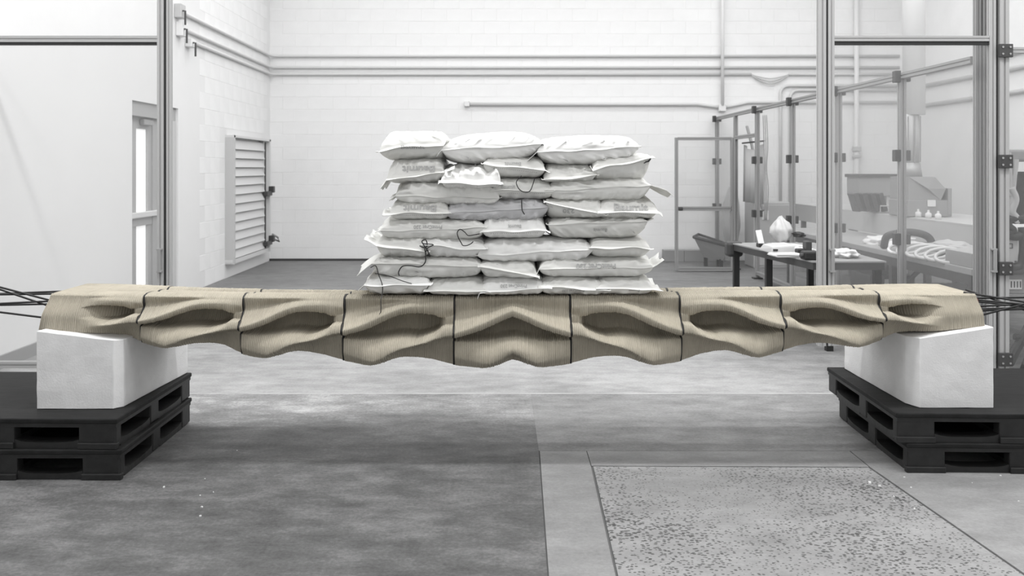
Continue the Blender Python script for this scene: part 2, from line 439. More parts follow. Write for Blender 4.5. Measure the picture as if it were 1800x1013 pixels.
conduit('conduit', [(WX(826, YB), YB-0.035, zl), (WX(1225, YB), YB-0.035, zl), (WX(1248, YB), YB-0.03, zl-0.03), (WX(1266, YB), YB-0.03, zl-0.05)], 0.028, 'long low conduit running to the square box on the back wall')
conduit('conduit', [(WX(1272, YB), YB-0.03, zl-0.05), (WX(1290, YB), YB-0.03, zl-0.02), (WX(1315, YB), YB-0.03, zl+0.03), (6.42, YB-0.03, zl+0.03)], 0.024, 'low conduit leaving the square box towards the right corner')
def jbox(px, py, s, lab):
    t = thing('junction_box', lab, 'junction box', W(px, py, YB-0.05))
    x, z = WX(px, YB), WZ(py, YB)
    MB().box((x, YB-0.045, z), (s, 0.07, s)).build('box', M['white'], t, bevel=0.006)
    MB().box((x, YB-0.085, z), (s*0.92, 0.01, s*0.92)).build('cover', M['white'], t, bevel=0.002)
    for q in (-1, 1): MB().tube([(x+q*s*0.36, YB-0.089, z+q*s*0.36), (x+q*s*0.36, YB-0.094, z+q*s*0.36)], 0.006).build('screw', M['bolt'], t)
jbox(821, 183, 0.085, 'small white junction box at the left end of the low conduit')
jbox(1268, 190, 0.115, 'square white junction box where the vertical conduit ends')
conduit('conduit', [(WX(1268, YB), YB-0.075, 5.5), (WX(1268, YB), YB-0.075, WZ(195, YB)+0.08)], 0.028, 'vertical white conduit dropping to the square junction box', m='white')
def bend(px, py, lab):
    x, z = WX(px, YB), WZ(py, YB); q = 0.12
    pts = [(6.42, YB-0.03, z), (x+q, YB-0.03, z)]+[(x+q-q*math.sin(a), YB-0.03, z-q+q*math.cos(a)) for a in (0.4, 0.8, 1.2)]+[(x, YB-0.03, z-q), (x, YB-0.03, 0.6)]
    conduit('conduit', pts, 0.024, lab)
bend(1371, 151, 'outer of two conduits bending down on the back wall')
bend(1388, 159, 'inner of two conduits bending down on the back wall')
o = conduit('standpipe', [(WX(1503, YB), YB-0.06, 5.5), (WX(1503, YB), YB-0.06, 1.35), (WX(1503, YB), YB-0.06, 0.9)], 0.038, 'thick white vertical pipe on the back wall behind the fence', m='white', cat='pipe', n=12)
for i, (py, h) in enumerate(((262, 0.08), (275, 0.05))):
    MB().box((WX(1503, YB), YB-0.07, WZ(py, YB)), (0.12, 0.10, h)).build('pipe_fitting', M['ltgrey'], o, bevel=0.01)
# left wall conduit ends
for i, (px, py, y, lab) in enumerate(((314, 20, 10.45, 'grey switch box at the left end of the topmost conduit'), (314, 52, 10.5, 'white box at the left end of the middle conduit'), (328, 76, 10.8, 'small bracket box at the left end of the lowest conduit'))):
    t = thing('conduit_box', lab, 'box', (XL_+0.05, y, WZ(py, y)))
    MB().box((XL_+0.04, y, WZ(py, y)), (0.08, 0.16, 0.16 if i != 2 else 0.10)).build('box', M['ltgrey' if i == 0 else 'white'], t, bevel=0.008)
    MB().tube([(XL_+0.08, y-0.03, WZ(py, y)), (XL_+0.11, y-0.03, WZ(py, y)), (XL_+0.11, y-0.03, WZ(py, y)-0.16)], 0.012).build('toggle' if i == 0 else 'stub', M['clamp'], t)
# right wall conduits
for i, (z, lab) in enumerate(((2.95, 'upper conduit along the right wall'), (2.75, 'middle conduit along the right wall'), (2.45, 'lower conduit along the right wall'))):
    conduit('conduit', [(XR_-0.03, 6.0, z), (XR_-0.03, 13.9, z)], 0.03, lab, group='right wall conduits')

# ------------------------------------------------------------------ front guard frames and fence
YG = 6.45
t = thing('guard_screen', 'aluminium framed clear guard panel at the left of the picture', 'guard panel', (-3.0, YG, 0))
MB().prof('z', (WX(283.7, YG), YG), 0, 4.3, 0.046).build('post', M['alu'], t)
MB().span((WX(289.6, YG), YG-0.014, 0), (WX(294, YG), YG+0.016, 4.3)).build('seal_strip', M['seal'], t)
MB().prof('z', (WX(298, YG), YG), 0, 4.3, 0.034).build('stile', M['alu'], t)
zr0, zr1 = WZ(74.6, YG), WZ(63.5, YG)
MB().prof('x', (YG, (zr0+zr1)/2), XL_+0.02, WX(278, YG), zr1-zr0).build('rail', M['alu'], t)
MB().span((XL_+0.02, YG-0.014, WZ(79.5, YG)), (WX(278, YG), YG+0.016, zr0)).build('seal_strip', M['seal'], t)
MB().prof('x', (YG, 0.10), XL_+0.02, WX(278, YG), 0.045).build('rail', M['alu'], t)
MB().span((XL_+0.02, YG-0.003, 0.12), (WX(278, YG), YG+0.003, WZ(79.5, YG))).build('pane', M['pane'], t)
def pull(t, px, py0, py1):
    z0, z1 = WZ(py1, YG), WZ(py0, YG); x = WX(px, YG)
    MB().span((x-0.018, YG-0.055, z0), (x+0.018, YG-0.022, z0+0.014)).span((x-0.018, YG-0.055, z1-0.014), (x+0.018, YG-0.022, z1)).span((x-0.012, YG-0.058, z0), (x+0.012, YG-0.044, z1)).build('pull_handle', M['alu_dark'], t, bevel=0.003)
pull(t, 284, 436, 478)

t = thing('guard_door', 'aluminium framed clear guard door standing at the right', 'guard door', (2.8, YG, 0))
MB().prof('z', (WX(1443.5, YG), YG), 0.235, 4.3, 0.052).build('post', M['alu'], t)
MB().span((WX(1450, YG), YG-0.014, 0.235), (WX(1454, YG), YG+0.016, 4.3)).build('seal_strip', M['seal'], t)
MB().prof('z', (WX(1459.5, YG), YG), 0.235, 4.3, 0.044).build('stile', M['alu'], t)
MB().prof('z', (WX(1742.5, YG), YG), 0.02, 4.3, 0.044).build('stile', M['alu'], t)
MB().span((WX(1748.2, YG), YG-0.012, 0), (WX(1751.4, YG), YG+0.016, 4.3)).build('seal_strip', M['seal'], t)
zr0, zr1 = WZ(73, YG), WZ(63.5, YG)
MB().prof('x', (YG, (zr0+zr1)/2), WX(1465, YG), WX(1737, YG), zr1-zr0).build('rail', M['alu'], t)
MB().span((WX(1465, YG), YG-0.012, WZ(79.3, YG)), (WX(1737, YG), YG+0.016, zr0)).build('seal_strip', M['seal'], t)
MB().prof('x', (YG, 0.26), WX(1465, YG), WX(1737, YG), 0.045).build('rail', M['alu'], t)
MB().span((WX(1465, YG), YG-0.003, 0.27), (WX(1737, YG), YG+0.003, WZ(79.3, YG))).build('pane', M['pane'], t)
pull(t, 1459.5, 437, 478); pull(t, 1742.5, 436, 478)

t = thing('guard_fence', 'bracketed aluminium corner fence at the right edge beside the guard door', 'fence', (3.6, YG, 0))
XP = WX(1761.5, YG)
MB().prof('z', (XP, YG), 0, 4.3, 0.066).build('post', M['alu'], t)
zb = WZ(90.5, YG)
MB().prof('x', (YG, WZ(88.5, YG)), XP+0.04, 6.4, 0.04).build('rail', M['alu'], t)
for py in (90.5, 284, 471, 630):
    z = WZ(py, YG)
    b = MB().box((XP, YG-0.045, z), (0.096, 0.024, 0.094)).build('bracket', M['clamp'], t, bevel=0.004)
    for sx in (-1, 1):
        for sz in (-1, 1):
            x, zz = XP+sx*0.026, z+sz*0.024
            MB().tube([(x, YG-0.056, zz), (x, YG-0.063, zz)], 0.0075).build('bolt', M['bolt'], b)
MB().span((XP+0.04, YG-0.003, 0.1), (6.4, YG+0.003, WZ(92, YG))).build('pane', M['pane'], t)

XF = 3.46
t = thing('machine_fence', 'long clear machine fence receding to the back wall on the right', 'fence', (XF, 10, 0))
ys = [14.55, 13.4, 12.27, 10.79, 9.32, 7.85]
for y in ys:
    MB().prof('z', (XF, y), 0, 2.26, 0.055).build('post', M['alu_dark'], t)
    for z in (2.28, 1.60, 0.88):
        if y == 13.4: continue
        mb = MB(); mb.box((XF-0.045, y, z), (0.05, 0.07, 0.10)); mb.box((XF+0.045, y-0.012, z), (0.035, 0.05, 0.09)); mb.build('clamp', M['clamp'], t, bevel=0.005)
    MB().box((XF, y, 0.01), (0.12, 0.12, 0.02)).build('foot_plate', M['clamp'], t)
# tall end post pair next to the guard door
MB().prof('z', (WX(1717.5, 6.62), 6.62), 0, 4.3, 0.042).build('end_post', M['alu_dark'], t)
MB().prof('z', (WX(1730, 6.62), 6.62), 0, 4.3, 0.046).build('end_post', M['alu_dark'], t)
MB().span((WX(1721, 6.62), 6.60, 0), (WX(1725.5, 6.62), 6.64, 4.3)).build('seal_strip', M['seal'], t)
MB().prof('y', (XF, 2.285), 6.66, 14.6, 0.05).build('top_rail', M['alu_dark'], t)
MB().prof('y', (XF, 0.08), 6.66, 12.25, 0.045).build('bottom_rail', M['alu_dark'], t)
MB().prof('y', (XF, 1.94), 12.3, 13.38, 0.05).build('lintel', M['alu_dark'], t)
yy = [6.66]+ys[::-1]
for a, b in zip(yy[:-1], yy[1:]):
    if (a, b) == (12.27, 13.4):
        MB().span((XF-0.003, a+0.03, 1.97), (XF+0.003, b-0.03, 2.26)).build('pane', M['pane_fence'], t); continue
    MB().span((XF-0.003, a+0.03, 0.1), (XF+0.003, b-0.03, 2.26)).build('pane', M['pane_fence'], t)

YD = 13.1
t = thing('swing_gate', 'open aluminium framed gate swung out from the machine fence', 'gate', (2.9, YD, 0))
x0, x1 = WX(1189, YD), WX(1288, YD)
MB().prof('z', (x0, YD), 0.03, WZ(242, YD), 0.045).build('stile', M['alu_dark'], t)
MB().prof('z', (x1, YD), 0.03, WZ(242, YD), 0.06).build('stile', M['alu_dark'], t)
for py, s_ in ((244, 0.045), (367, 0.06), (473, 0.05)):
    MB().prof('x', (YD, WZ(py, YD)), x0+0.02, x1-0.02, s_).build('rail', M['alu_dark'], t)
MB().span((x0, YD-0.003, WZ(470, YD)), (x1, YD+0.003, WZ(244, YD))).build('pane', M['pane_fence'], t)
MB().box((x0+0.05, YD-0.05, WZ(367, YD)), (0.06, 0.06, 0.05)).build('latch', M['clamp'], t, bevel=0.01)

# ------------------------------------------------------------------ pallets
def pallet(x, y, z, rot, lab, W_=1.2, L_=1.0, H=0.145):
    """x,y: inner near corner; W_ signed direction along x"""
    t = thing('plastic_pallet', lab, 'pallet', (x, y, z), 'black pallets under the foam blocks')
    t.rotation_euler = (0, 0, rot)
    sg = 1 if W_ > 0 else -1; W_ = abs(W_)
    def X(a): return x+sg*a
    def bx(a0, b0, c0, a1, b1, c1): return MB().span((X(a0), y+b0, z+c0), (X(a1), y+b1, z+c1))
    bx(0, 0, H-0.024, W_, L_, H).build('deck', M['pallet_top'], t, bevel=0.006)
    rim = MB()
    rim.span((X(0.006), y+0.006, z+H-0.042), (X(W_-0.006), y+0.03, z+H-0.022)); rim.span((X(0.006), y+L_-0.03, z+H-0.042), (X(W_-0.006), y+L_-0.006, z+H-0.022))
    rim.span((X(0.006), y+0.03, z+H-0.042), (X(0.03), y+L_-0.03, z+H-0.022)); rim.span((X(W_-0.03), y+0.03, z+H-0.042), (X(W_-0.006), y+L_-0.03, z+H-0.022))
    rim.build('deck_rim', M['pallet'], t)
    for i, (a0, a1) in enumerate(((0.0, 0.19), (0.5, 0.70), (W_-0.19, W_))):
        for j, (b0, b1) in enumerate(((0.0, 0.07), (0.42, 0.53), (L_-0.14, L_))):
            e0 = 0.008 if i == 0 else 0; e1 = 0.008 if i == 2 else 0; f0 = 0.008 if j == 0 else 0; f1 = 0.008 if j == 2 else 0
            bx(a0+e0, b0+f0, 0.004, a1-e1, b1-f1, H-0.022).build('block', M['pallet'], t, bevel=0.008)
    # curved base runners under the openings
    def lip(n, p0, p1, axis, c0, c1):
        pts = []
        for k in range(n+1):
            q = k/n; h = 0.028+0.014*(2*q-1)**4
            pts.append((p0+(p1-p0)*q, z+h))
        poly = [(p0, z)]+[(p1, z)]+pts[::-1]
        return MB().prism(poly, axis, c0, c1)
    for a0, a1 in ((0.19, 0.5), (0.70, W_-0.19)):
        for b0, b1 in ((0.012, 0.10), (0.45, 0.55), (L_-0.10, L_-0.012)):
            lip(10, min(X(a0), X(a1)), max(X(a0), X(a1)), 'y', y+b0, y+b1).build('runner', M['pallet'], t)
    for b0, b1 in ((0.07, 0.42), (0.53, L_-0.14)):
        for a0, a1 in ((0.012, 0.11), (0.54, 0.66), (W_-0.11, W_-0.012)):
            lip(10, y+b0, y+b1, 'x', X(a0), X(a1)).build('runner', M['pallet'], t)
    for a0, a1 in ((0.0, 0.19), (0.5, 0.70), (W_-0.19, W_)):
        bx(a0, -0.004, 0.0, a1, 0.03, 0.03).build('foot_pad', M['pallet'], t, bevel=0.004)
    return t
pallet(-1.812, 4.345, 0.0, 0.0, 'lower black plastic pallet of the left stack, on the floor', -1.2)
pallet(-1.834, 4.35, 0.145, -0.02, 'upper black plastic pallet of the left stack, under the foam block', -1.2)
pallet(1.985, 4.45, 0.0, -0.03, 'lower black plastic pallet of the right stack, on the floor', 1.2, 1.0)
pallet(1.938, 4.457, 0.145, -0.03, 'upper black plastic pallet of the right stack, under the foam block', 1.2, 1.04)

# ------------------------------------------------------------------ foam blocks
def foam(name, plan, ztop, lab, seed):
    zb = 0.2915
    mb = MB(); n = len(plan)
    bm = bmesh.new()
    lo = [bm.verts.new((x, y, zb)) for x, y in plan]; hi = [bm.verts.new((x, y, ztop(x, y))) for x, y in plan]
    bm.faces.new(lo[::-1]); bm.faces.new(hi)
    for i in range(n): bm.faces.new((lo[i], lo[(i+1) % n], hi[(i+1) % n], hi[i]))
    bmesh.ops.recalc_face_normals(bm, faces=bm.faces)
    bmesh.ops.triangulate(bm, faces=bm.faces)
    bmesh.ops.subdivide_edges(bm, edges=bm.edges, cuts=7, use_grid_fill=True)
    bmesh.ops.bevel(bm, geom=[e for e in bm.edges if len(e.link_faces) == 2 and e.calc_face_angle(0) > 0.25], offset=0.0025, segments=1, affect='EDGES')
    for v in bm.verts:
        p = v.co*14+Vector((seed, 0, 0))
        v.co += Vector((noise.noise(p), noise.noise(p+Vector((9, 0, 0))), noise.noise(p+Vector((0, 7, 0)))*0.7))*0.0025
    me = bpy.data.meshes.new(name); bm.to_mesh(me); bm.free(); me.materials.append(M['foam'])
    o = link(name, me); tag(o, lab, 'foam block', 'foam blocks carrying the bridge'); return o
foam('foam_block', [(-2.31, 4.53), (-1.926, 4.53), (-1.895, 4.575), (-1.835, 5.34), (-2.24, 5.34)], lambda x, y: 0.679-0.118*(x+2.31), 'white foam block on the left pallets carrying the left bridge end', 1.0)
foam('foam_block', [(2.096, 4.55), (2.465, 4.55), (2.47, 5.42), (2.055, 5.44), (2.062, 4.64)], lambda x, y: 0.640+0.150*(x-2.096), 'white foam block on the right pallets carrying the right bridge end', 5.0)
rng = random.Random(8); mb = MB()
for cx, cy, n_ in ((-1.4, 4.2, 5), (1.85, 4.3, 9), (-1.25, 4.0, 2), (2.3, 4.2, 4)):
    for k in range(n_):
        s_ = rng.uniform(0.003, 0.008)
        mb.box((cx+rng.gauss(0, 0.16), cy+rng.gauss(0, 0.16), s_*0.5), (s_*1.6, s_, s_), Matrix.Rotation(rng.random()*3, 3, 'Z'))
o = mb.build('foam_crumbs', M['foam'], kind='stuff'); o['label'] = 'white foam crumbs scattered on the floor near the pallets'; o['category'] = 'crumbs'

# ------------------------------------------------------------------ the bridge
Y0 = 4.57; SC = F/Y0
JP = [62, 241, 419, 600, 797, 1005, 1201, 1382, 1558, 1737]
JX = [(p-880)/SC for p in JP]
botp = np.array([(62, 582), (150, 588), (200, 595), (237, 606), (282, 614), (332, 609), (375, 612), (420, 628), (462, 632), (512, 622), (560, 632), (602, 639), (652, 645), (700, 633), (750, 639), (797, 647), (857, 649), (905, 637), (950, 648), (1002, 645), (1055, 636), (1100, 632), (1150, 644), (1197, 641), (1240, 631), (1285, 621), (1335, 631), (1382, 622), (1455, 609), (1520, 612), (1560, 601), (1600, 590), (1650, 585), (1737, 576)], float)
topp = np.array([(62, 517), (250, 519), (430, 521), (600, 522), (797, 523), (1005, 521), (1200, 520), (1380, 518), (1545, 516), (1737, 518)], float)
BD = 0.55
def smooth01(a): a = np.clip(a, 0, 1); return a*a*(3-2*a)
def zbot(x): return CAMH-(np.mean([np.interp(880+(x+q)*SC, botp[:, 0], botp[:, 1]) for q in (-.035, -.018, 0, .018, .035)])-296)/SC
def ztop(x): return CAMH-(np.interp(880+x*SC, topp[:, 0], topp[:, 1])-296)*(Y0+0.09)/F
def ip(u, *kv):
    k = np.array(kv, float); return float(np.interp(u, k[:, 0], k[:, 1]))
def pchip(x, y, q):
    h = np.diff(x); dl = np.diff(y)/h; n = len(x); d = np.zeros(n)
    for i in range(1, n-1):
        if dl[i-1]*dl[i] > 0:
            w1, w2 = 2*h[i]+h[i-1], h[i]+2*h[i-1]; d[i] = (w1+w2)/(w1/dl[i-1]+w2/dl[i])
    d[0], d[-1] = dl[0]*0.6, dl[-1]*0.6
    i = np.clip(np.searchsorted(x, q)-1, 0, n-2); t_ = (q-x[i])/h[i]; hh = h[i]
    return (1+2*t_)*(1-t_)**2*y[i]+t_*(1-t_)**2*hh*d[i]+t_*t_*(3-2*t_)*y[i+1]+t_*t_*(t_-1)*hh*d[i+1]
NV = 100
VQ = np.linspace(0, 1, NV)
def knots(u):
    """inward depth of the front face against height v for a cell whose upper rib climbs from lower left to upper right"""
    c1 = ip(u, (0, .50), (.12, .565), (.25, .655), (.38, .745), (.5, .815), (.6, .85), (.75, .86), (1, .84))
    dc1 = ip(u, (0, -.004), (.25, .01), (.5, .035), (.7, .055), (1, .07))
    e1 = ip(u, (0, .425), (.12, .49), (.25, .565), (.38, .65), (.5, .72), (.6, .745), (.72, .745), (.82, .728), (.87, .692), (.92, .692), (1, .73))
    dc = ip(u, (0, .075), (.06, .12), (.15, .185), (.3, .21), (.5, .245), (.78, .27), (.845, .26), (.875, .18), (.90, .105), (.93, .08), (1, .072))
    b1 = ip(u, (0, .36), (.3, .36), (.5, .345), (.67, .345), (.76, .40), (.84, .468), (.88, .52), (.90, .555), (.93, .58), (1, .59))
    db = ip(u, (0, .04), (.3, .045), (.5, .04), (.67, .025), (.8, .004), (.9, .004), (1, .01))
    soft = ip(u, (0, .035), (.3, .06), (.5, .08), (.66, .05), (.74, .025), (1, .02))
    c2 = ip(u, (0, .16), (.2, .10), (.28, .075), (.38, .115), (.57, .225), (.76, .34), (.85, .41), (.93, .46), (1, .48))
    db0 = ip(u, (0, .06), (.12, .04), (.26, .012), (.36, .028), (.5, .085), (.65, .12), (.8, .125), (1, .08))
    kv = [(0.0, db0)]
    if c2 > 0.13 and u > 0.3: kv.append((max(c2-0.075, .02), ip(u, (.38, .03), (.5, .06), (.6, .075), (.8, .07), (1, .045))))
    kv.append((c2, ip(u, (0, .03), (.14, .012), (.27, -.012), (.45, -.028), (.75, -.030), (.92, -.012), (1, -.004))))
    vb = max(b1, kv[-1][0]+0.04); kv.append((vb, db))
    vm = min(vb+soft, e1-0.05); vm = max(vm, vb+0.012)
    cav = e1-0.014
    if cav > vm+0.01:
        kv.append((vm, db+(dc-db)*ip(u, (0, .8), (.3, .7), (.7, .9), (1, 1)))); kv.append((cav, dc))
    else: kv.append((vm, (db+dc)/2))
    if e1 > kv[-1][0]+0.008: kv.append((e1, dc1+0.016))
    cc = max(c1, kv[-1][0]+0.03); kv.append((cc, dc1))
    kv.append((cc+min(.07, (0.96-cc)*0.5), dc1+ip(u, (0, .03), (.5, .03), (.65, .012), (1, .006))))
    vv = cc+(0.98-cc)*0.6
    kv.append((vv, ip(u, (0, .098), (.25, .105), (.45, .098), (.65, .082), (1, .08))))
    kv.append((max(0.968, vv+.01), .09)); kv.append((1.0, .105))
    a = np.array(kv); return a[:, 0], a[:, 1]
def front_depth(si, u):
    """segment si 0..8"""
    if si == 4:
        uu = u*2 if u < 0.5 else (1-u)*2
        x, y = knots(uu*0.47); d = pchip(x, y, VQ)
        # central fold rising from the bottom edge
        k = max(0, 1-abs(u-0.5)/0.26)
        d = d+0.02*k*smooth01((0.16+0.10*k-VQ)/0.16)*k
        return d
    m = si > 4
    uu = 1-u if m else u
    x, y = knots(uu); d = pchip(x, y, VQ)
    if si in (0, 8):
        flat = 0.035+0.055*smooth01((VQ-0.35)/0.65)+0.015*np.clip((VQ-.95)/.05, 0, 1)**2
        w = float(smooth01((uu-0.36)/0.52)); d = flat*(1-w)+d*w
    return d
RIB = 0.00955; SPR = 7
NT, NBK, NBT = 40, 46, 10
vb_ = np.linspace(0, 1, NBK)
bridge = thing('concrete_bridge', 'beige ribbed 3D-printed concrete bridge spanning the two white foam blocks', 'bridge', ((JX[0]+JX[-1])/2, Y0+BD/2, 0.6))
bloc = np.array(bridge.location)
nprng = np.random.RandomState(3)
ribamp = nprng.normal(0, 1, 2000)
def loop_at(si, u, x, rib=True):
    zb, zt = float(zbot(x)), float(ztop(x))
    dF = front_depth(si, u)
    # end taper in plan
    e = min(x-JX[0], JX[-1]-x)
    bowF = 0.0
    k = int(math.floor((x+10)/RIB)); r = abs(math.sin(math.pi*(x+10)/RIB))**0.55
    a = (0.0046*(r-0.6)+0.0007*ribamp[k % 2000]) if rib else 0.0
    na = 0.0006*ribamp[(k*7) % 2000]
    yF = Y0+dF+bowF
    zF = zb+(zt-zb)*VQ
    # approximate in-plane normal of the profile, for the ribs
    dy = np.gradient(yF); dz = np.gradient(zF); ln = np.hypot(dy, dz)+1e-9
    nyF, nzF = -dz/ln, dy/ln
    F_ = np.stack([yF+nyF*a, zF+nzF*a], 1)
    # top, front to back: three lengthwise bands with shallow valleys
    q = np.linspace(0, 1, NT+2)[1:-1]
    yb0 = Y0+BD-0.03; ya = yF[-1]
    yT = ya+(yb0-ya)*q
    em = float(smooth01((e-0.12)/0.8))
    val = np.exp(-((q-0.36)/0.06)**2)+np.exp(-((q-0.70)/0.06)**2)
    sagb = -0.022*em*smooth01(q*1.3)
    stp = 0.006*em*math.sin(si*2.3+1)*(q > 0.36)*(q < 0.7)
    zT = zt-0.046*em*val+0.008*em*(1-val)*np.sin(np.pi*(q*3 % 1))+sagb+stp+0.004*np.sin(q*9+si)*em+a
    zT = zT-0.014*np.clip((0.05-q)/0.05, 0, 1)**2-0.014*np.clip((q-0.95)/0.05, 0, 1)**2
    T_ = np.stack([yT, zT], 1)
    dB = np.interp(vb_, VQ, dF)[::-1]
    zbk = zt-0.03*em+(zb-zt+0.03*em)*np.linspace(0, 1, NBK)
    B_ = np.stack([Y0+BD-dB*0.42+a+0.01, zbk], 1)
    qq = np.linspace(0, 1, NBT+2)[1:-1]
    yb1, yf1 = B_[-1, 0], F_[0, 0]
    U_ = np.stack([yb1+(yf1-yb1)*qq, np.full(NBT, zb)-a+0.012*np.sin(math.pi*qq)], 1)
    return np.concatenate([F_, T_, B_, U_], 0)
def np_mesh(name, verts, quads, extra, m, parent):
    me = bpy.data.meshes.new(name)
    nv = len(verts); nq = len(quads)
    me.vertices.add(nv); me.vertices.foreach_set('co', (verts-bloc).astype(np.float32).ravel())
    loops = quads.ravel().tolist(); starts = list(range(0, nq*4, 4))
    for p in extra: starts.append(len(loops)); loops += list(p)
    me.loops.add(len(loops)); me.loops.foreach_set('vertex_index', np.array(loops, np.int32))
    me.polygons.add(len(starts)); me.polygons.foreach_set('loop_start', np.array(starts, np.int32))
    me.polygons.foreach_set('use_smooth', np.array([True]*nq+[False]*len(extra)))
    me.materials.append(m); me.update(calc_edges=True); me.validate()
    o = bpy.data.objects.new(name, me); COL.objects.link(o); o.parent = parent; return o
gap = 0.0045
for si in range(9):
    xa, xb = JX[si]+(gap if si else 0), JX[si+1]-(gap if si < 8 else 0)
    k0, k1 = math.ceil((xa+10)/RIB*SPR+.2), math.floor((xb+10)/RIB*SPR-.2)
    xs = [xa]+[kk*RIB/SPR-10 for kk in range(k0, k1+1)]+[xb]; n = len(xs)-1; rings = []
    for x in xs:
        u = (x-xa)/(xb-xa)
        lp = loop_at(si, u, x)
        P = np.empty((len(lp), 3)); P[:, 0] = x; P[:, 1:] = lp
        # slanted end faces
        if si == 0:
            P[:, 0] += 0.035*(1-u)**6*(P[:, 1]-zbot(x)*0-Y0)*0+0.20*(1-u)**3*(lp[:, 1]-zbot(x))
        if si == 8:
            P[:, 0] -= 0.10*u**3*(lp[:, 1]-zbot(x))
        rings.append(P)
    K = len(rings[0]); V = np.concatenate(rings, 0)
    i, j = np.meshgrid(np.arange(n), np.arange(K), indexing='ij')
    a0 = i*K+j; a1 = i*K+(j+1) % K
    Q = np.stack([a0, a0+K, a1+K, a1], -1).reshape(-1, 4)
    # end caps as strips between front and the rest of the loop
    caps = [list(range(K)), list(range(n*K, n*K+K))[::-1]]
    np_mesh('concrete_segment', V, Q, caps, M['concrete'], bridge)
for s_ in range(1, 9):
    x = JX[s_]
    lp = (loop_at(s_-1, 1.0, x, False)+loop_at(s_, 0.0, x, False))/2
    K = len(lp)
    tg = np.roll(lp, -1, 0)-np.roll(lp, 1, 0); ln = np.hypot(tg[:, 0], tg[:, 1])+1e-9
    nrm = np.stack([-tg[:, 1]/ln, tg[:, 0]/ln], 1)
    rings = []
    for dx, off in ((-0.0050, -0.012), (-0.0050, 0.0014), (0.0050, 0.0014), (0.0050, -0.012)):
        P = np.empty((K, 3)); P[:, 0] = x+dx; P[:, 1:] = lp+nrm*off; rings.append(P)
    V = np.concatenate(rings, 0)
    i, j = np.meshgrid(np.arange(3), np.arange(K), indexing='ij')
    a0 = i*K+j; a1 = i*K+(j+1) % K
    np_mesh('joint_gasket', V, np.stack([a0, a0+K, a1+K, a1], -1).reshape(-1, 4), [], M['gasket'], bridge)
# end plates and tendons
for side in (0, 1):
    x = JX[0]+0.012 if side == 0 else JX[-1]+0.002
    zb, zt = float(zbot(x)), float(ztop(x))
    sl = 0.20 if side == 0 else -0.10
    y0, y1 = Y0+0.07, Y0+BD-0.06
    w = -0.008 if side == 0 else 0.006
    vs = []
    for dx in (0, w):
        for (y, z) in ((y0-0.02, zb+0.012), (y1, zb+0.012), (y1, zt-0.012), (y0+0.02, zt-0.02)):
            vs.append((x+dx+sl*(z-zb)+(0.0 if side == 0 else 0), y, z))
    o = MB().add(vs, [(0, 1, 2, 3), (7, 6, 5, 4), (0, 4, 5, 1), (1, 5, 6, 2), (2, 6, 7, 3), (3, 7, 4, 0)]).build('end_plate', M['red' if side else 'gasket'], bridge)
    if side: o['label'] = 'dull red end plate'
left = [((72, 524), (0, 505), 4.72), ((62, 530), (0, 509), 4.78), ((94, 513), (0, 516.5), 4.95), ((72, 517), (0, 518), 4.85), ((71, 530.5), (0, 534), 4.70), ((70, 535), (0, 536.5), 4.80), ((64, 557), (0, 549), 4.66)]
right = [((1731, 520), (1800, 531), 4.68), ((1732, 524), (1800, 523), 4.75), ((1733, 529), (1800, 535.5), 4.70), ((1733, 532), (1800, 539), 4.80), ((1735, 538), (1800, 535), 4.72), ((1735, 543), (1800, 541), 4.85), ((1736, 546), (1800, 543.5), 4.72), ((1738, 551), (1800, 535), 4.68), ((1731, 521), (1800, 545), 4.9)]
for lst, sg in ((left, -1), (right, 1)):
    for (p, q, y) in lst:
        A, B = W(p[0], p[1], y), W(q[0], q[1], y-0.05)
        d = (B-A); A2 = A-d.normalized()*0.10; C = B+d*1.3
        MB().tube([A2, A, B, C], 0.0052, 8).build('tendon_cable', M['cable'], bridge, smooth=True)

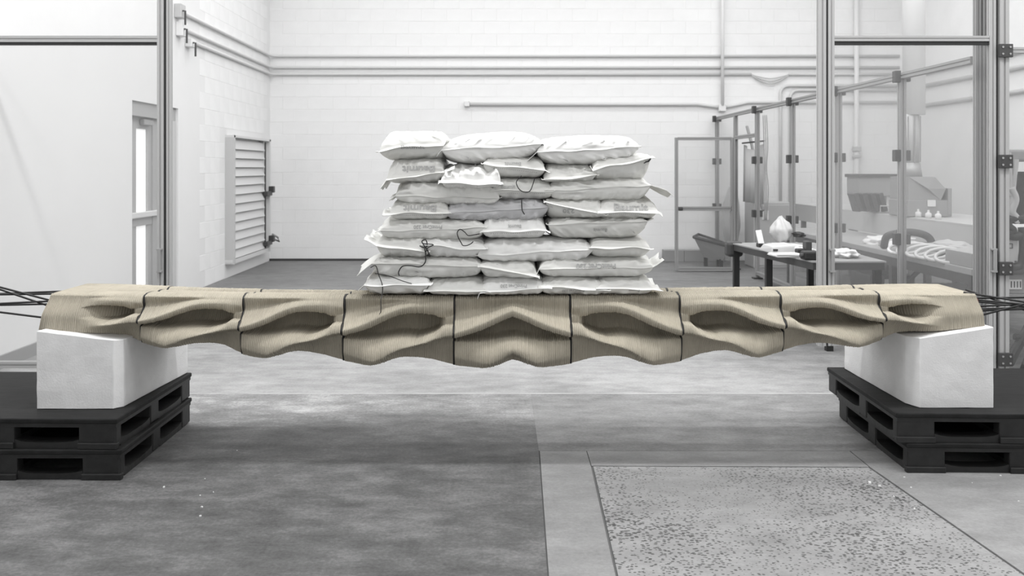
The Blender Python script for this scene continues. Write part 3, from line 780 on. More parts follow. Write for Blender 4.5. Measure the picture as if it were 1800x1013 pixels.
# ------------------------------------------------------------------ sacks
GS = 'white sacks stacked on the bridge'
YS = 4.64; SS = F/YS
def sack(lab, px0, px1, pyt, pyb, depth=0.48, seam=0.45, slant=0.0, rot=0.0, ff=0.014, tl=0.012, tr=0.012, dl=0.0, dr=0.0, m='sack',
         seed=0, n=8.0, m_=3.2, wr=1.0, dy=0.0, curve=0.0, ear=0.05, text=None, cords=None, crumple=0.0, stitch=False):
    px0 -= PADX; px1 += PADX; pyt -= PADY; pyb = min(pyb+PADY, 523.5)
    x0, x1 = (px0-880)/SS, (px1-880)/SS
    zt, zb = CAMH-(pyt-296)/SS, CAMH-(pyb-296)/SS
    w, h = x1-x0, zt-zb
    cx, cy = (x0+x1)/2, YS+dy+depth/2
    rg = random.Random(seed*13+5)
    NS, NTT = 72, 40
    ss = [-1-0.999*(1-k/3) for k in range(3)]+[math.sin(math.pi/2*(-1+2*k/NS))*0.6+0.4*(-1+2*k/NS) for k in range(NS+1)]+[1+0.999*(k+1)/3 for k in range(3)]
    tt = [-1-0.999*(1-k/3) for k in range(3)]+[math.sin(math.pi/2*(-1+2*k/NTT)) for k in range(NTT+1)]
    ca, sa_ = math.cos(rot), math.sin(rot)
    ang = [rg.uniform(-0.9, 0.9) for _ in range(2)]
    off = Vector((seed*3.7, seed*1.9, 0))
    up, lo = [], []
    for t in tt:
        for s in ss:
            sc, tc = max(-1, min(1, s)), max(-1, min(1, t)); es, et = abs(s)-abs(sc), abs(t)-abs(tc)
            x = sc*(w/2)*(1-ear*0.5*(1-tc*tc)); y = tc*(depth/2)*(1-0.03*(1-sc*sc)); bk = max(0, tc+0.55)/1.55; x *= 1+0.15*bk
            if es > 0:
                tail = tl if s < 0 else tr; x += math.copysign(es*tail, s)
            if et > 0: y -= et*ff
            P = max(0, 1-abs(sc)**n)**0.5*max(0, 1-abs(tc)**m_)**0.42
            rz = zb+seam*h+slant*h*sc*0.5+curve*h*(1-sc*sc)
            rz = min(max(rz, zb+0.12*h), zt-0.12*h)
            p = Vector((x, y, 0))
            if es > 0:
                d_ = dl if s < 0 else dr
                rz += d_*es+0.012*es*noise.noise(Vector((y*9, seed*5.1, s)))*(1+12*(tl if s < 0 else tr))
            if et > 0:
                rz += -0.3*ff*et+0.010*et*noise.noise(Vector((x*8, seed*2.3, 1)))
            rz += 0.008*noise.noise(Vector((x*6, y*6, seed*1.3)))
            hu, hl = (zt-rz)*(1+0.16*bk), (rz-zb)*(1+0.10*bk)
            # wrinkles: ridged streaks radiating at two angles, stronger towards the ends
            q1 = Vector((x*math.cos(ang[0])+y*math.sin(ang[0]), 0, 0))
            wrk = 0
            for kk, a in enumerate(ang):
                xr = (x*math.cos(a)-y*1.2*math.sin(a)); yr = (x*math.sin(a)+y*1.2*math.cos(a))
                nn = noise.noise(Vector((xr*5, yr*26, seed+kk*7.7)))
                wrk += (0.5-abs(nn))**2*0.9-0.12
            edge = 0.35+0.65*min(1, (abs(sc)**2+abs(tc)**6))
            bulge = 0.010*noise.noise(p*5+off)
            dd = (wrk*0.030*edge*wr+bulge*0.9)*min(1, P*2)
            cr = 0
            if crumple:
                cr = crumple*(abs(noise.noise(p*14+off))-0.25)*min(1, P*3)
            zu = rz+max(hu*P+dd+cr, 0.0013)
            # side streaks on the lower/front face
            fs = 0
            if tc < 0:
                fx = x+0.0
                for kk, a in enumerate(ang): fs += (0.5-abs(noise.noise(Vector((fx*16+P*hl*30*a, 3.1+kk, seed*1.7)))))**2-0.08
            zl_ = rz-max(hl*P*(1-0.0)-dd*0.2, 0.0013)
            yy_ = y-fs*0.060*wr*min(1, (1-abs(tc))*9)*(1 if tc < -0.3 else 0)
            for lst, z in ((up, zu), (lo, zl_)):
                xx, zz = x*ca-(z-(zt+zb)/2)*sa_, x*sa_+(z-(zt+zb)/2)*ca
                lst.append((cx+xx, cy+yy_, (zt+zb)/2+zz))
    A, B = len(ss), len(tt)
    fs_ = []
    for j in range(B-1):
        for i in range(A-1):
            k = j*A+i; fs_.append((k, k+1, k+A+1, k+A))
            k += A*B; fs_.append((k, k+A, k+A+1, k+1))
    rim = [i for i in range(A)]+[j*A+A-1 for j in range(1, B)]+[(B-1)*A+i for i in range(A-2, -1, -1)]+[j*A for j in range(B-2, 0, -1)]
    for a, b in zip(rim, rim[1:]+rim[:1]): fs_.append((b, a, a+A*B, b+A*B))
    me = bpy.data.meshes.new('cement_sack'); me.from_pydata(up+lo, [], fs_); me.materials.append(M[m])
    for p in me.polygons: p.use_smooth = True
    o = bpy.data.objects.new('cement_sack', me); COL.objects.link(o); tag(o, lab, 'sack', GS)
    bvh = None
    if text or cords or stitch: bvh = BVHTree.FromPolygons([Vector(v) for v in up+lo], fs_)
    def front(x, z, fallback=None):
        hit = bvh.ray_cast(Vector((x, 3.5, z)), Vector((0, 1, 0)))
        return hit[0].y if hit[0] is not None else (fallback if fallback is not None else YS+dy+0.02)
    if text:
        for (s_, tpx, tpy, size, flip, squash) in text:
            cu = bpy.data.curves.new('print', 'FONT'); cu.body = s_; cu.size = size; cu.align_x = 'CENTER'; cu.align_y = 'CENTER'; cu.resolution_u = 3; cu.offset = 0.0012*size/0.06
            tob = bpy.data.objects.new('print_src', cu); COL.objects.link(tob)
            dg = bpy.context.evaluated_depsgraph_get(); tm = bpy.data.meshes.new_from_object(tob.evaluated_get(dg))
            COL.objects.unlink(tob); bpy.data.objects.remove(tob)
            bm = bmesh.new(); bm.from_mesh(tm)
            bmesh.ops.triangulate(bm, faces=bm.faces[:]); bmesh.ops.subdivide_edges(bm, edges=bm.edges[:], cuts=2, use_grid_fill=True)
            gx, gz = (tpx-880)/SS, CAMH-(tpy-296)/SS
            for v in bm.verts:
                a, b = v.co.x, v.co.y*squash
                if flip: a, b = -a, -b
                x, z = gx+a*ca-b*sa_, gz+a*sa_+b*ca
                v.co = Vector((x, front(x, z)-0.0035, z))
            bm.to_mesh(tm); bm.free(); tm.materials.clear(); tm.materials.append(M['ink'])
            link('print', tm, o)
    if stitch:
        mb = MB(); zz0 = zb+seam*h*0.72
        for k in range(22):
            x = cx+(k/21-0.5)*w*0.72; z = zz0+slant*h*(k/21-0.5)*0.72
            y = front(x, z)
            mb.box((x, y-0.001, z), (0.0042, 0.003, 0.0022))
        mb.build('stitching', M['ink'], o)
    if cords:
        for pts, r in cords:
            P = []
            for px, py, dd in pts:
                x, z = (px-880)/SS, CAMH-(py-296)/SS
                P.append((x, min(front(x, z, YS+dy+0.03)-0.008, YS-0.002)-dd, z))
            MB().tube(bez(P, 6), r, 6).build('tie_cord', M['cable'], o, smooth=True)
    return o
LG = 0.40
PADX, PADY = 2.5, 1.2
B_T = 'Baumit'; P_T = 'PrintCret 230'
# row 8 (on the bridge)
sack('bottom row sack at far left, crossed by a hanging black cord', 643, 752, 485, 526, seam=.62, slant=.05, m='sack_bright', seed=1, tl=.03, dl=-.03, tr=.02, ff=.02, curve=-.03,
     cords=[([(652, 470, .01), (661, 467, .01), (666, 483, .005), (672, 500, .004), (672.5, 515, .004), (671, 526, .03), (671, 545, .03), (668, 552, .03)], .0026), ([(659, 481, 0), (676, 483, 0), (692, 488, 0), (708, 494, .004), (724, 498.5, .004)], .0022)])
sack('bottom row sack with a straight front fold, second from left', 754, 851, 491, 524, seam=.36, seed=2, ff=.02, tl=.02, tr=.03, dr=-.015)
sack('bottom row sack with faint print and upturned front seam, middle of the row', 846, 956, 488, 526, seam=.42, slant=.22, m='sack_bright', seed=3, ff=.022, tl=.012, dl=-.03, tr=.035, dr=.0, text=[(P_T, 903, 503, .024, True, 1)])
sack('bottom row sack second from right, overlapped by its neighbour', 952, 1064, 488, 523, seam=.48, slant=-.12, seed=4, ff=.015, tr=.02, text=[(P_T, 1008, 512, .02, True, 1)])
sack('bottom row sack at far right with a white right tip', 1054, 1146, 487, 522, seam=.42, seed=5, ff=.012, tr=.05, dr=-.015, text=[('Baumit', 1115, 511, .02, True, 1)])
# row 7
sack('long sack with a clear ragged tail at left, second row up', 656, 846, 454, 492, LG, seam=.68, slant=-.12, seed=6, tl=.075, dl=-.05, tr=.01, ff=.006, wr=1.3,
     cords=[([(747, 436, .02), (749, 450, .012), (747, 462, .006), (738, 469, .004), (722, 467, .004), (708, 468, .004), (701, 478, .004), (702, 485, .004)], .0028)])
sack('short sack with a diagonal drooping seam, second row up, middle', 846, 942, 457, 492, seam=.50, slant=-.45, seed=7, ff=.02, m='sack', wr=1.3)
sack('long sack printed upside down, second row up, right side', 950, 1146, 453, 490, LG, seam=.50, slant=.1, seed=8, tl=.02, dl=-.04, tr=.055, dr=.03, ff=.003, text=[(P_T, 1048, 468, .036, True, 1)])
# row 6
sack('third row up leftmost sack with a pointed left flap', 664, 750, 414, 456, seam=.48, slant=-.28, seed=9, tl=.06, dl=.035, ff=.018, wr=1.4,
     cords=[([(738, 432, .005), (745, 435, .01), (751, 432, .01), (749, 422, .01), (742, 425, .01), (752, 440, .01), (756, 452, .006)], .003), ([(744, 428, .012), (762, 430, .012), (752, 436, .012), (748, 447, .012)], .0028)])
sack('third row up short sack with a torn bright top', 743, 851, 418, 457, seam=.62, slant=-.25, m='sack_bright', seed=10, ff=.018, tl=.0, curve=-.05, crumple=.006)
sack('third row up longest creased sack, middle', 842, 1040, 421, 463, LG, seam=.45, slant=.28, seed=11, tl=.015, tr=.02, ff=.004, wr=1.5, m='sack_bright')
sack('third row up rightmost short sack with a sharp front fold', 1041, 1141, 420, 456, seam=.55, slant=-.02, seed=12, tr=.015, ff=.018, curve=.06)
# row 5
sack('fourth row up long sack at left with a heart-shaped cord', 670, 850, 385, 424, LG, seam=.52, slant=.12, seed=13, tl=.025, dl=-.01, ff=.003, text=[(P_T, 752, 399, .026, True, 1)],
     cords=[([(843, 411, .01), (833, 413, .006), (823, 414, .006), (817, 408, .006), (809, 403, .006), (804, 409, .006), (806, 418, .006), (811, 427, .008), (814, 431, .02), (821, 431, .022), (828, 428, .022), (832, 424, .022)], .0026)])
sack('fourth row up plump stitched short sack, middle', 850, 958, 378, 421, seam=.36, slant=.05, m='sack_bright', seed=14, ff=.014, tr=.02, dr=-.01, stitch=True, text=[(B_T, 905, 398, .024, True, 1)])
sack('fourth row up long sack with a folded flap at its right end', 966, 1136, 384, 421, LG, seam=.75, slant=.1, seed=15, tr=.03, dr=.01, ff=.003, wr=1.5, text=[(B_T, 1056, 405, .025, True, 1)])
# row 4
sack('fifth row up leftmost stitched sack with upside down print', 687, 787, 350, 388, seam=.36, seed=16, tl=.035, dl=.01, ff=.016, stitch=True, text=[(B_T, 738, 366, .060, True, .75)])
sack('fifth row up long smooth greyish sack with diagonal creases', 786, 962, 350, 390, LG, seam=.5, slant=.25, m='sack_grey', seed=17, tr=.02, ff=.002, wr=1.6,
     cords=[([(917, 350, .004), (917, 360, .004), (918, 370, .004), (922, 377, .004)], .0026)])
sack('fifth row up sack with a falling diagonal seam and large faint digits', 962, 1062, 347, 386, seam=.52, slant=-.5, seed=18, ff=.018, tl=.012, text=[('230', 1000, 371, .040, True, .8)])
sack('fifth row up rightmost stitched sack with upright dark print', 1056, 1154, 348, 389, seam=.42, slant=0, seed=19, ff=.02, tl=.01, tr=.022, dr=-.01, stitch=True, text=[(B_T, 1109, 365, .062, False, .8)])
# row 3
sack('sixth row up long sack at left below the crumpled one', 697, 876, 317, 361, LG, seam=.35, slant=.0, rot=-.02, seed=20, tl=.03, dl=-.02, ff=.003, wr=1.4)
sack('sixth row up sack behind a thin black cord loop', 868, 970, 312, 352, seam=.42, seed=21, ff=.012, tr=.01, stitch=True, text=[(B_T, 893, 328, .026, False, 1)],
     cords=[([(917, 309, .006), (909, 317, .006), (908, 324, .006), (913, 333, .006), (922, 338, .006), (931, 336, .006), (936, 326, .006), (940, 313, .006)], .0026)])
sack('sixth row up long grey-lit sack with a loose tail hanging right', 966, 1142, 314, 355, LG, seam=.6, slant=.12, rot=.01, m='sack', seed=22, tl=.02, tr=.115, dr=-.06, ff=.003, wr=1.2)
# row 2
sack('second row from top, leftmost sack with big upside down print', 682, 778, 277, 322, seam=.32, slant=.25, seed=23, ff=.02, tr=.055, dr=.02, tl=.03, dl=-.05, text=[(B_T, 736, 297, .060, True, .8)])
sack('second row from top, crumpled open-mouthed sack spilling over the front', 778, 878, 291, 333, .40, seam=.35, slant=-.1, m='sack_bright', seed=24, ff=.04, crumple=.035, wr=1.8, dy=-.03)
sack('second row from top, stitched sack with a falling front seam', 852, 956, 275, 313, seam=.52, slant=-.3, seed=25, ff=.018, tr=.025, dr=-.01, stitch=True, text=[(B_T, 902, 288, .030, True, .8)])
sack('second row from top, small sack tucked under the right top one', 958, 1046, 288, 320, seam=.30, slant=.25, seed=26, ff=.018, wr=1.2)
sack('second row from top, rightmost sack with a rising front seam', 1044, 1142, 270, 318, seam=.62, slant=.45, seed=27, ff=.018, tl=.012, dl=.02, tr=.018, wr=1.2, cords=[([(1131, 287, .01), (1137, 284, .01), (1143, 279, .01), (1139, 284, .01), (1134, 284, .01)], .003)])
# row 1
sack('top row left sack, plump with a lifted right corner', 670, 778, 231, 280, seam=.42, slant=.28, seed=28, ff=.018, tr=.02, dr=.03, tl=.02, curve=.06, text=[(B_T, 725, 259, .044, False, .6)])
sack('top row middle long sack, tilted up to the right', 778, 950, 234, 285, LG, seam=.5, slant=.0, rot=.055, seed=29, ff=.006, m='sack_bright', tl=.025, dl=-.03, wr=1.2, n=3.2)
sack('top row right long sack with a bunched left end', 946, 1122, 239, 288, LG, seam=.52, slant=.1, rot=.03, seed=30, ff=.006, m='sack_bright', tl=.05, dl=-.05, tr=.01, wr=1.6, n=4)

# ------------------------------------------------------------------ workshop behind the right guard door
def item(name, lab, cat, loc): return thing(name, lab, cat, loc)
# black work table in front of the fence
YT0, YT1, TZ = 7.2, 9.0, 0.755
XT0, XT1 = 2.27, WX(1555, YT0)
t = item('work_table', 'black steel work table covered in tools and papers, right of centre', 'table', ((XT0+XT1)/2, 8, 0))
tw = MB().add([(2.27, YT1, TZ-0.07), (2.47, YT0, TZ-0.07), (XT1, YT0, TZ-0.07), (XT1+0.05, YT1, TZ-0.07), (2.27, YT1, TZ-0.012), (2.47, YT0, TZ-0.012), (XT1, YT0, TZ-0.012), (XT1+0.05, YT1, TZ-0.012)],
              [(0, 1, 2, 3), (4, 7, 6, 5), (0, 4, 5, 1), (1, 5, 6, 2), (2, 6, 7, 3), (3, 7, 4, 0)]).build('apron', M['dkgrey'], t)
MB().add([(2.265, YT1, TZ-0.012), (2.465, YT0-0.01, TZ-0.012), (XT1+.01, YT0-0.01, TZ-0.012), (XT1+0.06, YT1, TZ-0.012), (2.265, YT1, TZ), (2.465, YT0-0.01, TZ), (XT1+.01, YT0-.01, TZ), (XT1+0.06, YT1, TZ)],
         [(0, 1, 2, 3), (4, 7, 6, 5), (0, 4, 5, 1), (1, 5, 6, 2), (2, 6, 7, 3), (3, 7, 4, 0)]).build('tabletop', M['grey'], t)
for x, y in ((2.31, 8.93), (2.385, 8.1), (2.68, 7.43), (XT1-0.04, 7.25), (XT1, 8.93)):
    MB().box((x, y, (TZ-0.07)/2), (0.055, 0.055, TZ-0.07)).build('leg', M['black'], t)
MB().box((2.30, 8.98, TZ-0.06), (0.16, 0.14, 0.15)).build('vise', M['dkgrey'], t, bevel=0.03)
def on_table(px, py, Y): return WX(px, Y), Y
# things on the work table
def papers(name, lab, px0, px1, Y, z, d=0.22, m='paper'):
    x0, x1 = WX(px0, Y), WX(px1, Y); mb = MB(); rg = random.Random(int(px0))
    for k in range(4):
        a = rg.uniform(-.12, .12); mb.box(((x0+x1)/2+rg.uniform(-.01, .01), Y+d/2, z+0.004+k*0.006), ((x1-x0)*0.96, d, 0.004), Matrix.Rotation(a, 3, 'Z'))
    o = mb.build(name, M[m]); tag(o, lab, 'paper'); return o
papers('paper_stack', 'white papers lying on the near part of the work table', 1362, 1412, 7.5, TZ, .2)
papers('paper_stack', 'white papers lying at the back of the work table', 1378, 1414, 8.35, TZ, .35)
papers('paper_stack', 'white paper pad on the work table beside the door post', 1418, 1434, 8.0, TZ, .2)
t = item('tablet', 'pale tablet propped up on the work table', 'tablet', (WX(1337, 8.5), 8.5, TZ))
rx = Matrix.Rotation(-0.35, 3, 'X') @ Matrix.Rotation(-0.12, 3, 'Y')
MB().box((WX(1336, 8.5), 8.5, TZ+0.085), (0.055, 0.012, 0.15), rx).build('screen', M['white'], t, bevel=0.003)
MB().box((WX(1341, 8.5), 8.5, TZ+0.018), (0.10, 0.10, 0.036)).build('stand', M['black'], t, bevel=0.006)
t = item('plastic_tray', 'grey moulded plastic tray on the work table', 'tray', (WX(1370, 8.0), 8.0, TZ))
MB().add([(WX(1350, 7.9), 7.8, TZ), (WX(1400, 7.9), 7.8, TZ), (WX(1400, 7.9), 8.2, TZ), (WX(1350, 7.9), 8.2, TZ), (WX(1352, 7.9), 7.82, TZ+.06), (WX(1397, 7.9), 7.82, TZ+.075), (WX(1395, 7.9), 8.15, TZ+.075), (WX(1356, 7.9), 8.15, TZ+.06)],
         [(0, 3, 2, 1), (4, 5, 6, 7), (0, 1, 5, 4), (1, 2, 6, 5), (2, 3, 7, 6), (3, 0, 4, 7)]).build('lid', M['ltgrey'], t, bevel=0.012)
MB().box((WX(1357, 7.9), 7.80, TZ+.035), (0.04, 0.012, 0.012)).build('latch', M['black'], t)
MB().tube([(WX(1395, 7.9), 7.84, TZ+.02), (WX(1395, 7.9), 7.80, TZ+.05)], 0.022, 12).build('cap', M['white'], t)
t = item('charger', 'black upright battery charger on the work table near the door post', 'charger', (WX(1420, 7.7), 7.7, TZ))
MB().box((WX(1419, 7.7), 7.7, TZ+.06), (0.05, 0.10, 0.12)).build('housing', M['dkgrey'], t, bevel=0.008)
MB().box((WX(1408, 7.7), 7.7, TZ+.03), (0.08, 0.09, 0.05)).build('base', M['black'], t, bevel=0.008)
t = item('drill_case', 'black power tool at the front of the work table', 'tool', (WX(1425, 7.3), 7.3, TZ))
MB().box((WX(1424, 7.32), 7.32, TZ+.035), (0.13, 0.12, 0.07)).build('body', M['black'], t, bevel=0.015)
MB().tube([(WX(1405, 7.32), 7.30, TZ+.035), (WX(1415, 7.32), 7.30, TZ+.035)], 0.02, 10).build('chuck', M['dkgrey'], t)
def blob(name, lab, cat, px0, px1, py0, py1, Y, depth, m, seed, amp=0.25, pinch=0.0):
    bm = bmesh.new(); bmesh.ops.create_icosphere(bm, subdivisions=4, radius=1)
    a, b = W(px0, py1, Y), W(px1, py0, Y); c = (a+b)/2; h = (b-a)/2
    for v in bm.verts:
        p = v.co.copy(); k = 1+amp*(noise.noise(p*2.3+Vector((seed, 0, 0)))+0.5*abs(noise.noise(p*6+Vector((seed, 3, 0)))))
        th = math.atan2(p.y, p.x)
        q = (1-pinch*max(0, p.z)**1.5)*(1+pinch*0.16*math.sin(th*7+p.z*2)*(0.4+abs(p.z))); p = Vector((p.x*q, p.y*q, p.z))
        v.co = Vector((c.x+p.x*k*h.x, Y+p.y*k*depth/2, max(c.z+p.z*k*h.z, a.z)))
    me = bpy.data.meshes.new(name); bm.to_mesh(me); bm.free(); me.materials.append(M[m])
    for p in me.polygons: p.use_smooth = True
    o = link(name, me); tag(o, lab, cat); return o
blob('plastic_bag', 'crumpled clear plastic bag standing at the back of the work table', 'bag', 1356, 1391, 381, 426, 8.75, .3, 'ltgrey', 3, .2, .75)
blob('rag', 'black rag on the papers at the back of the work table', 'cloth', 1395, 1413, 408, 417, 8.6, .2, 'black', 4, .3)
blob('white_cloth', 'white cloth lying on the table behind the guard door glass', 'cloth', 1466, 1506, 438, 453, 7.5, .2, 'paper', 6, .5)
# bench behind the fence
BX0, BX1, BZ = 3.55, 4.3, 0.73
t = item('long_bench', 'long grey workbench running behind the machine fence', 'bench', (3.9, 9, 0))
MB().span((BX0, 6.86, BZ-0.05), (BX1, 11.6, BZ)).build('benchtop', M['wood'], t, bevel=0.005)
MB().span((BX0+0.02, 6.9, BZ-0.13), (BX0+0.06, 11.5, BZ-0.05)).build('apron', M['dkgrey'], t)
for y in (6.98, 8.4, 9.9, 11.4):
    for x in (BX0+0.08, BX1-0.08): MB().box((x, y, (BZ-.05)/2), (0.07, 0.07, BZ-.05)).build('leg', M['dkgrey'], t)
    MB().add([(BX0+.06, y-.02, .32), (BX0+.06, y+.02, .32), (BX0+.1, y+.02, .32), (BX0+.1, y-.02, .32), (BX0+.40, y-.02, .66), (BX0+.40, y+.02, .66), (BX0+.45, y+.02, .66), (BX0+.45, y-.02, .66)],
             [(0, 3, 2, 1), (4, 5, 6, 7), (0, 1, 5, 4), (1, 2, 6, 5), (2, 3, 7, 6), (3, 0, 4, 7)]).build('brace', M['dkgrey'], t)
MB().span((BX0+.1, 6.9, .16), (BX1-.1, 11.4, .19)).build('lower_shelf', M['grey'], t)
t = item('back_counter', 'pale fronted counter standing behind the long bench', 'counter', (4.7, 10, 0))
MB().span((BX1+0.005, 6.9, 0.74), (BX1+0.03, 13.3, 0.955)).build('front_panel', M['ltgrey'], t)
MB().span((BX1+0.005, 6.9, 0.955), (5.2, 13.3, 0.975)).build('worktop', M['ltgrey'], t, bevel=0.003)
for y in (7.1, 9.3, 11.3, 13.1):
    for x in (BX1+.06, 5.1): MB().box((x, y, .475), (.06, .06, .95)).build('leg', M['grey'], t)
# clutter on the bench
rg = random.Random(7)
for k in range(6):
    Y = 8.1-0.15*k; x = 3.60+0.012*k
    nb = MB(); R0 = .085
    ring = [(x+0.13*math.cos(a)*1.1, Y+0.1*math.sin(a), BZ+.05+.045*math.sin(a+0.6)) for a in [2*math.pi*i/18 for i in range(19)]]
    o = nb.tube(ring, 0.014, 6).build('plastic_ring', M['white'], smooth=True)
    tag(o, ['nearest white plastic ring in the row on the long bench', 'second nearest white plastic ring on the long bench', 'third nearest white plastic ring on the long bench', 'fourth nearest white plastic ring on the long bench', 'fifth nearest white plastic ring on the long bench', 'farthest white plastic ring in the row on the long bench'][k], 'ring', 'white rings on the long bench')
t = item('cardboard_box', 'low grey cardboard box at the near end of the long bench', 'box', (3.75, 7.1, BZ))
MB().box((3.76, 7.12, BZ+.055), (.36, .42, .11)).build('carton', M['card'], t, bevel=.004)
for s_ in (-1, 1): MB().box((3.76+s_*.09, 7.12, BZ+.114), (.178, .42, .004), Matrix.Rotation(s_*.05, 3, 'Y')).build('flap', M['ltgrey'], t)
blob('white_sheeting', 'white plastic sheeting heaped on the far part of the long bench', 'sheet', 1530, 1580, 416, 436, 9.1, .5, 'paper', 8, .5)
blob('packing_heap', 'pale heap of packing on the bench behind the rings', 'packing', 1640, 1705, 424, 445, 7.9, .4, 'ltgrey', 9, .35)
o = MB().tube(bez([(3.62, 8.6, BZ+.02), (3.62, 8.5, BZ+.13), (3.78, 8.4, BZ+.17), (3.92, 8.35, BZ+.13), (3.95, 8.3, BZ+.02)]), .035, 10).build('black_hose', M['dkgrey'], smooth=True); tag(o, 'bent dark hose on the long bench', 'hose')
t = item('white_tub', 'white plastic tub on the long bench beside the bent hose', 'tub', (3.66, 8.25, BZ))
MB().tube([(3.70, 8.30, BZ), (3.70, 8.30, BZ+.11)], [.065, .075], 18).build('tub', M['white'], t, smooth=False)
MB().tube([(3.70, 8.30, BZ+.11), (3.70, 8.30, BZ+.125)], .08, 18).build('lid', M['paper'], t)
# tilted boards
t = item('tool_rack', 'grey steel rack holding the slanted dark boards', 'rack', (4.2, 10.5, .975))
MB().span((3.95+.36, 10.35, .975), (4.72, 10.7, .99)).build('base', M['grey'], t)
for y in (10.38, 10.66): MB().tube([(4.33, y, .985), (4.33, y, 1.06), (4.7, y, 1.06), (4.7, y, .985)], .008).build('bar', M['ltgrey'], t)
for k, lab in enumerate(('leftmost slanted dark board in the rack', 'second slanted dark board in the rack', 'third slanted dark board in the rack', 'rightmost slanted dark board in the rack')):
    Y = 10.5; x = WX(1488+14.5*k, Y)+.08
    o = MB().box((x+0.02, Y, 1.10), (.052, .20, .215), Matrix.Rotation(-.28, 3, 'Y')).build('slanted_board', M['clamp'], bevel=.004)
    tag(o, lab, 'board', 'slanted boards in the rack')
# sink box and hooded machine
t = item('wall_cabinet', 'low grey open-topped metal trough behind the fence', 'trough', (4.2, 11, 1.18))
YK = 11.2; a, b = W(1510, 345, YK), W(1580, 306, YK)
MB().span((a.x, YK, a.z), (b.x, YK+.4, b.z-.02)).build('body', M['grey'], t, bevel=.01)
MB().span((a.x-.02, YK-.03, b.z-.04), (b.x+.02, YK+.42, b.z)).build('rim', M['dkgrey'], t, bevel=.006)
MB().span((a.x+.05, YK+.05, .975), (a.x+.13, YK+.3, a.z)).build('support', M['ltgrey'], t)
MB().span((b.x-.13, YK+.05, .975), (b.x-.05, YK+.3, a.z)).build('support', M['ltgrey'], t)
YM = 9.6
t = item('hooded_machine', 'grey machine with a sloping hood behind the fence', 'machine', (WX(1635, YM), YM, .975))
z0, z1, zm = .98, WZ(311, YM), WZ(332, YM)
xa, xb, xc = WX(1597, YM), WX(1643, YM), WX(1661, YM)
MB().add([(xa, YM, WZ(352, YM)), (WX(1652, YM), YM-.02, WZ(352, YM)), (xc, YM-.02, zm), (WX(1628, YM), YM-.05, zm), (xa, YM, z1), (xb, YM, z1), (xa, YM+.45, WZ(352, YM)), (xc, YM+.45, WZ(352, YM)), (xc, YM+.45, zm), (xb, YM+.45, z1), (xa, YM+.45, z1)],
         [(0, 1, 2, 3, 4), (3, 2, 5, 4), (1, 7, 8, 2), (2, 8, 9, 5), (4, 5, 9, 10), (0, 6, 7, 1), (0, 4, 10, 6), (6, 10, 9, 8, 7)]).build('hood', M['grey'], t)
MB().span((xa-.02, YM-.02, z0), (WX(1672, YM), YM+.45, WZ(352, YM))).build('cabinet', M['grey'], t, bevel=.008)
MB().span((WX(1664, YM), YM-.03, z0+.02), (WX(1671, YM), YM+.4, WZ(331, YM))).build('side_panel', M['grey'], t, bevel=.004)
MB().span((WX(1628, YM), YM-.035, WZ(363, YM)), (WX(1642, YM), YM-.028, WZ(351.5, YM))).build('data_plate', M['white'], t)
MB().tube([(WX(1617, YM), YM+.22, z1-.01), (WX(1617, YM), YM+.22, WZ(286, YM))], [.12, .10], 18).build('collar', M['steel'], t, smooth=True)
t = item('exhaust_duct', 'round vertical exhaust duct rising above the hooded machine', 'duct', (WX(1617, YM), YM, 2))
MB().tube([(WX(1617, YM), YM+.22, WZ(287, YM)), (WX(1617, YM), YM+.22, WZ(199, YM))], .088, 20).build('lower_duct', M['ltgrey'], t, smooth=True)
for dx in (-.07, .0, .06): MB().tube([(WX(1617, YM)+dx, YM+.12, WZ(285, YM)), (WX(1617, YM)+dx, YM+.12, WZ(203, YM))], .008).build('rod', M['grey'], t)
MB().tube([(WX(1623, YM), YM+.22, WZ(200, YM)), (WX(1623, YM), YM+.22, 5.5)], .115, 24).build('upper_duct', M['white'], t, smooth=True)
for i, (px, py0, lab) in enumerate(((1614, 376, 'leftmost of three small white bottles on the back counter'), (1632, 375, 'middle of three small white bottles on the back counter'), (1649, 379, 'rightmost of three small white bottles on the back counter'))):
    Y = (BX1+.09)*F/(px-880); x = BX1+.09; z = .976
    mb = MB().tube([(x, Y, z), (x, Y, z+.05), (x, Y, z+.06)], [.03, .03, .014], 14); o = mb.build('bottle', M['white'], smooth=True); tag(o, lab, 'bottle', 'small bottles on the back counter')
    MB().tube([(x, Y, z+.06), (x, Y, z+.085)], .011, 10).build('cap', M['paper'], o)
t = item('storage_bin', 'grey bin standing under the long bench', 'bin', (3.9, 7.6, .19))
MB().box((3.9, 7.7, .33), (.4, .5, .26), taper=1.08).build('bin', M['grey'], t, bevel=.01)
MB().box((3.9, 7.7, .47), (.46, .56, .03)).build('lid', M['ltgrey'], t, bevel=.006)
t = item('storage_crate', 'dark crate standing under the far half of the long bench', 'crate', (3.9, 9.2, .19))
MB().box((3.85, 9.2, .32), (.42, .5, .24), taper=1.06).build('body', M['clamp'], t, bevel=.008)
MB().box((3.85, 8.935, .36), (.16, .01, .08)).build('label_plate', M['white'], t)
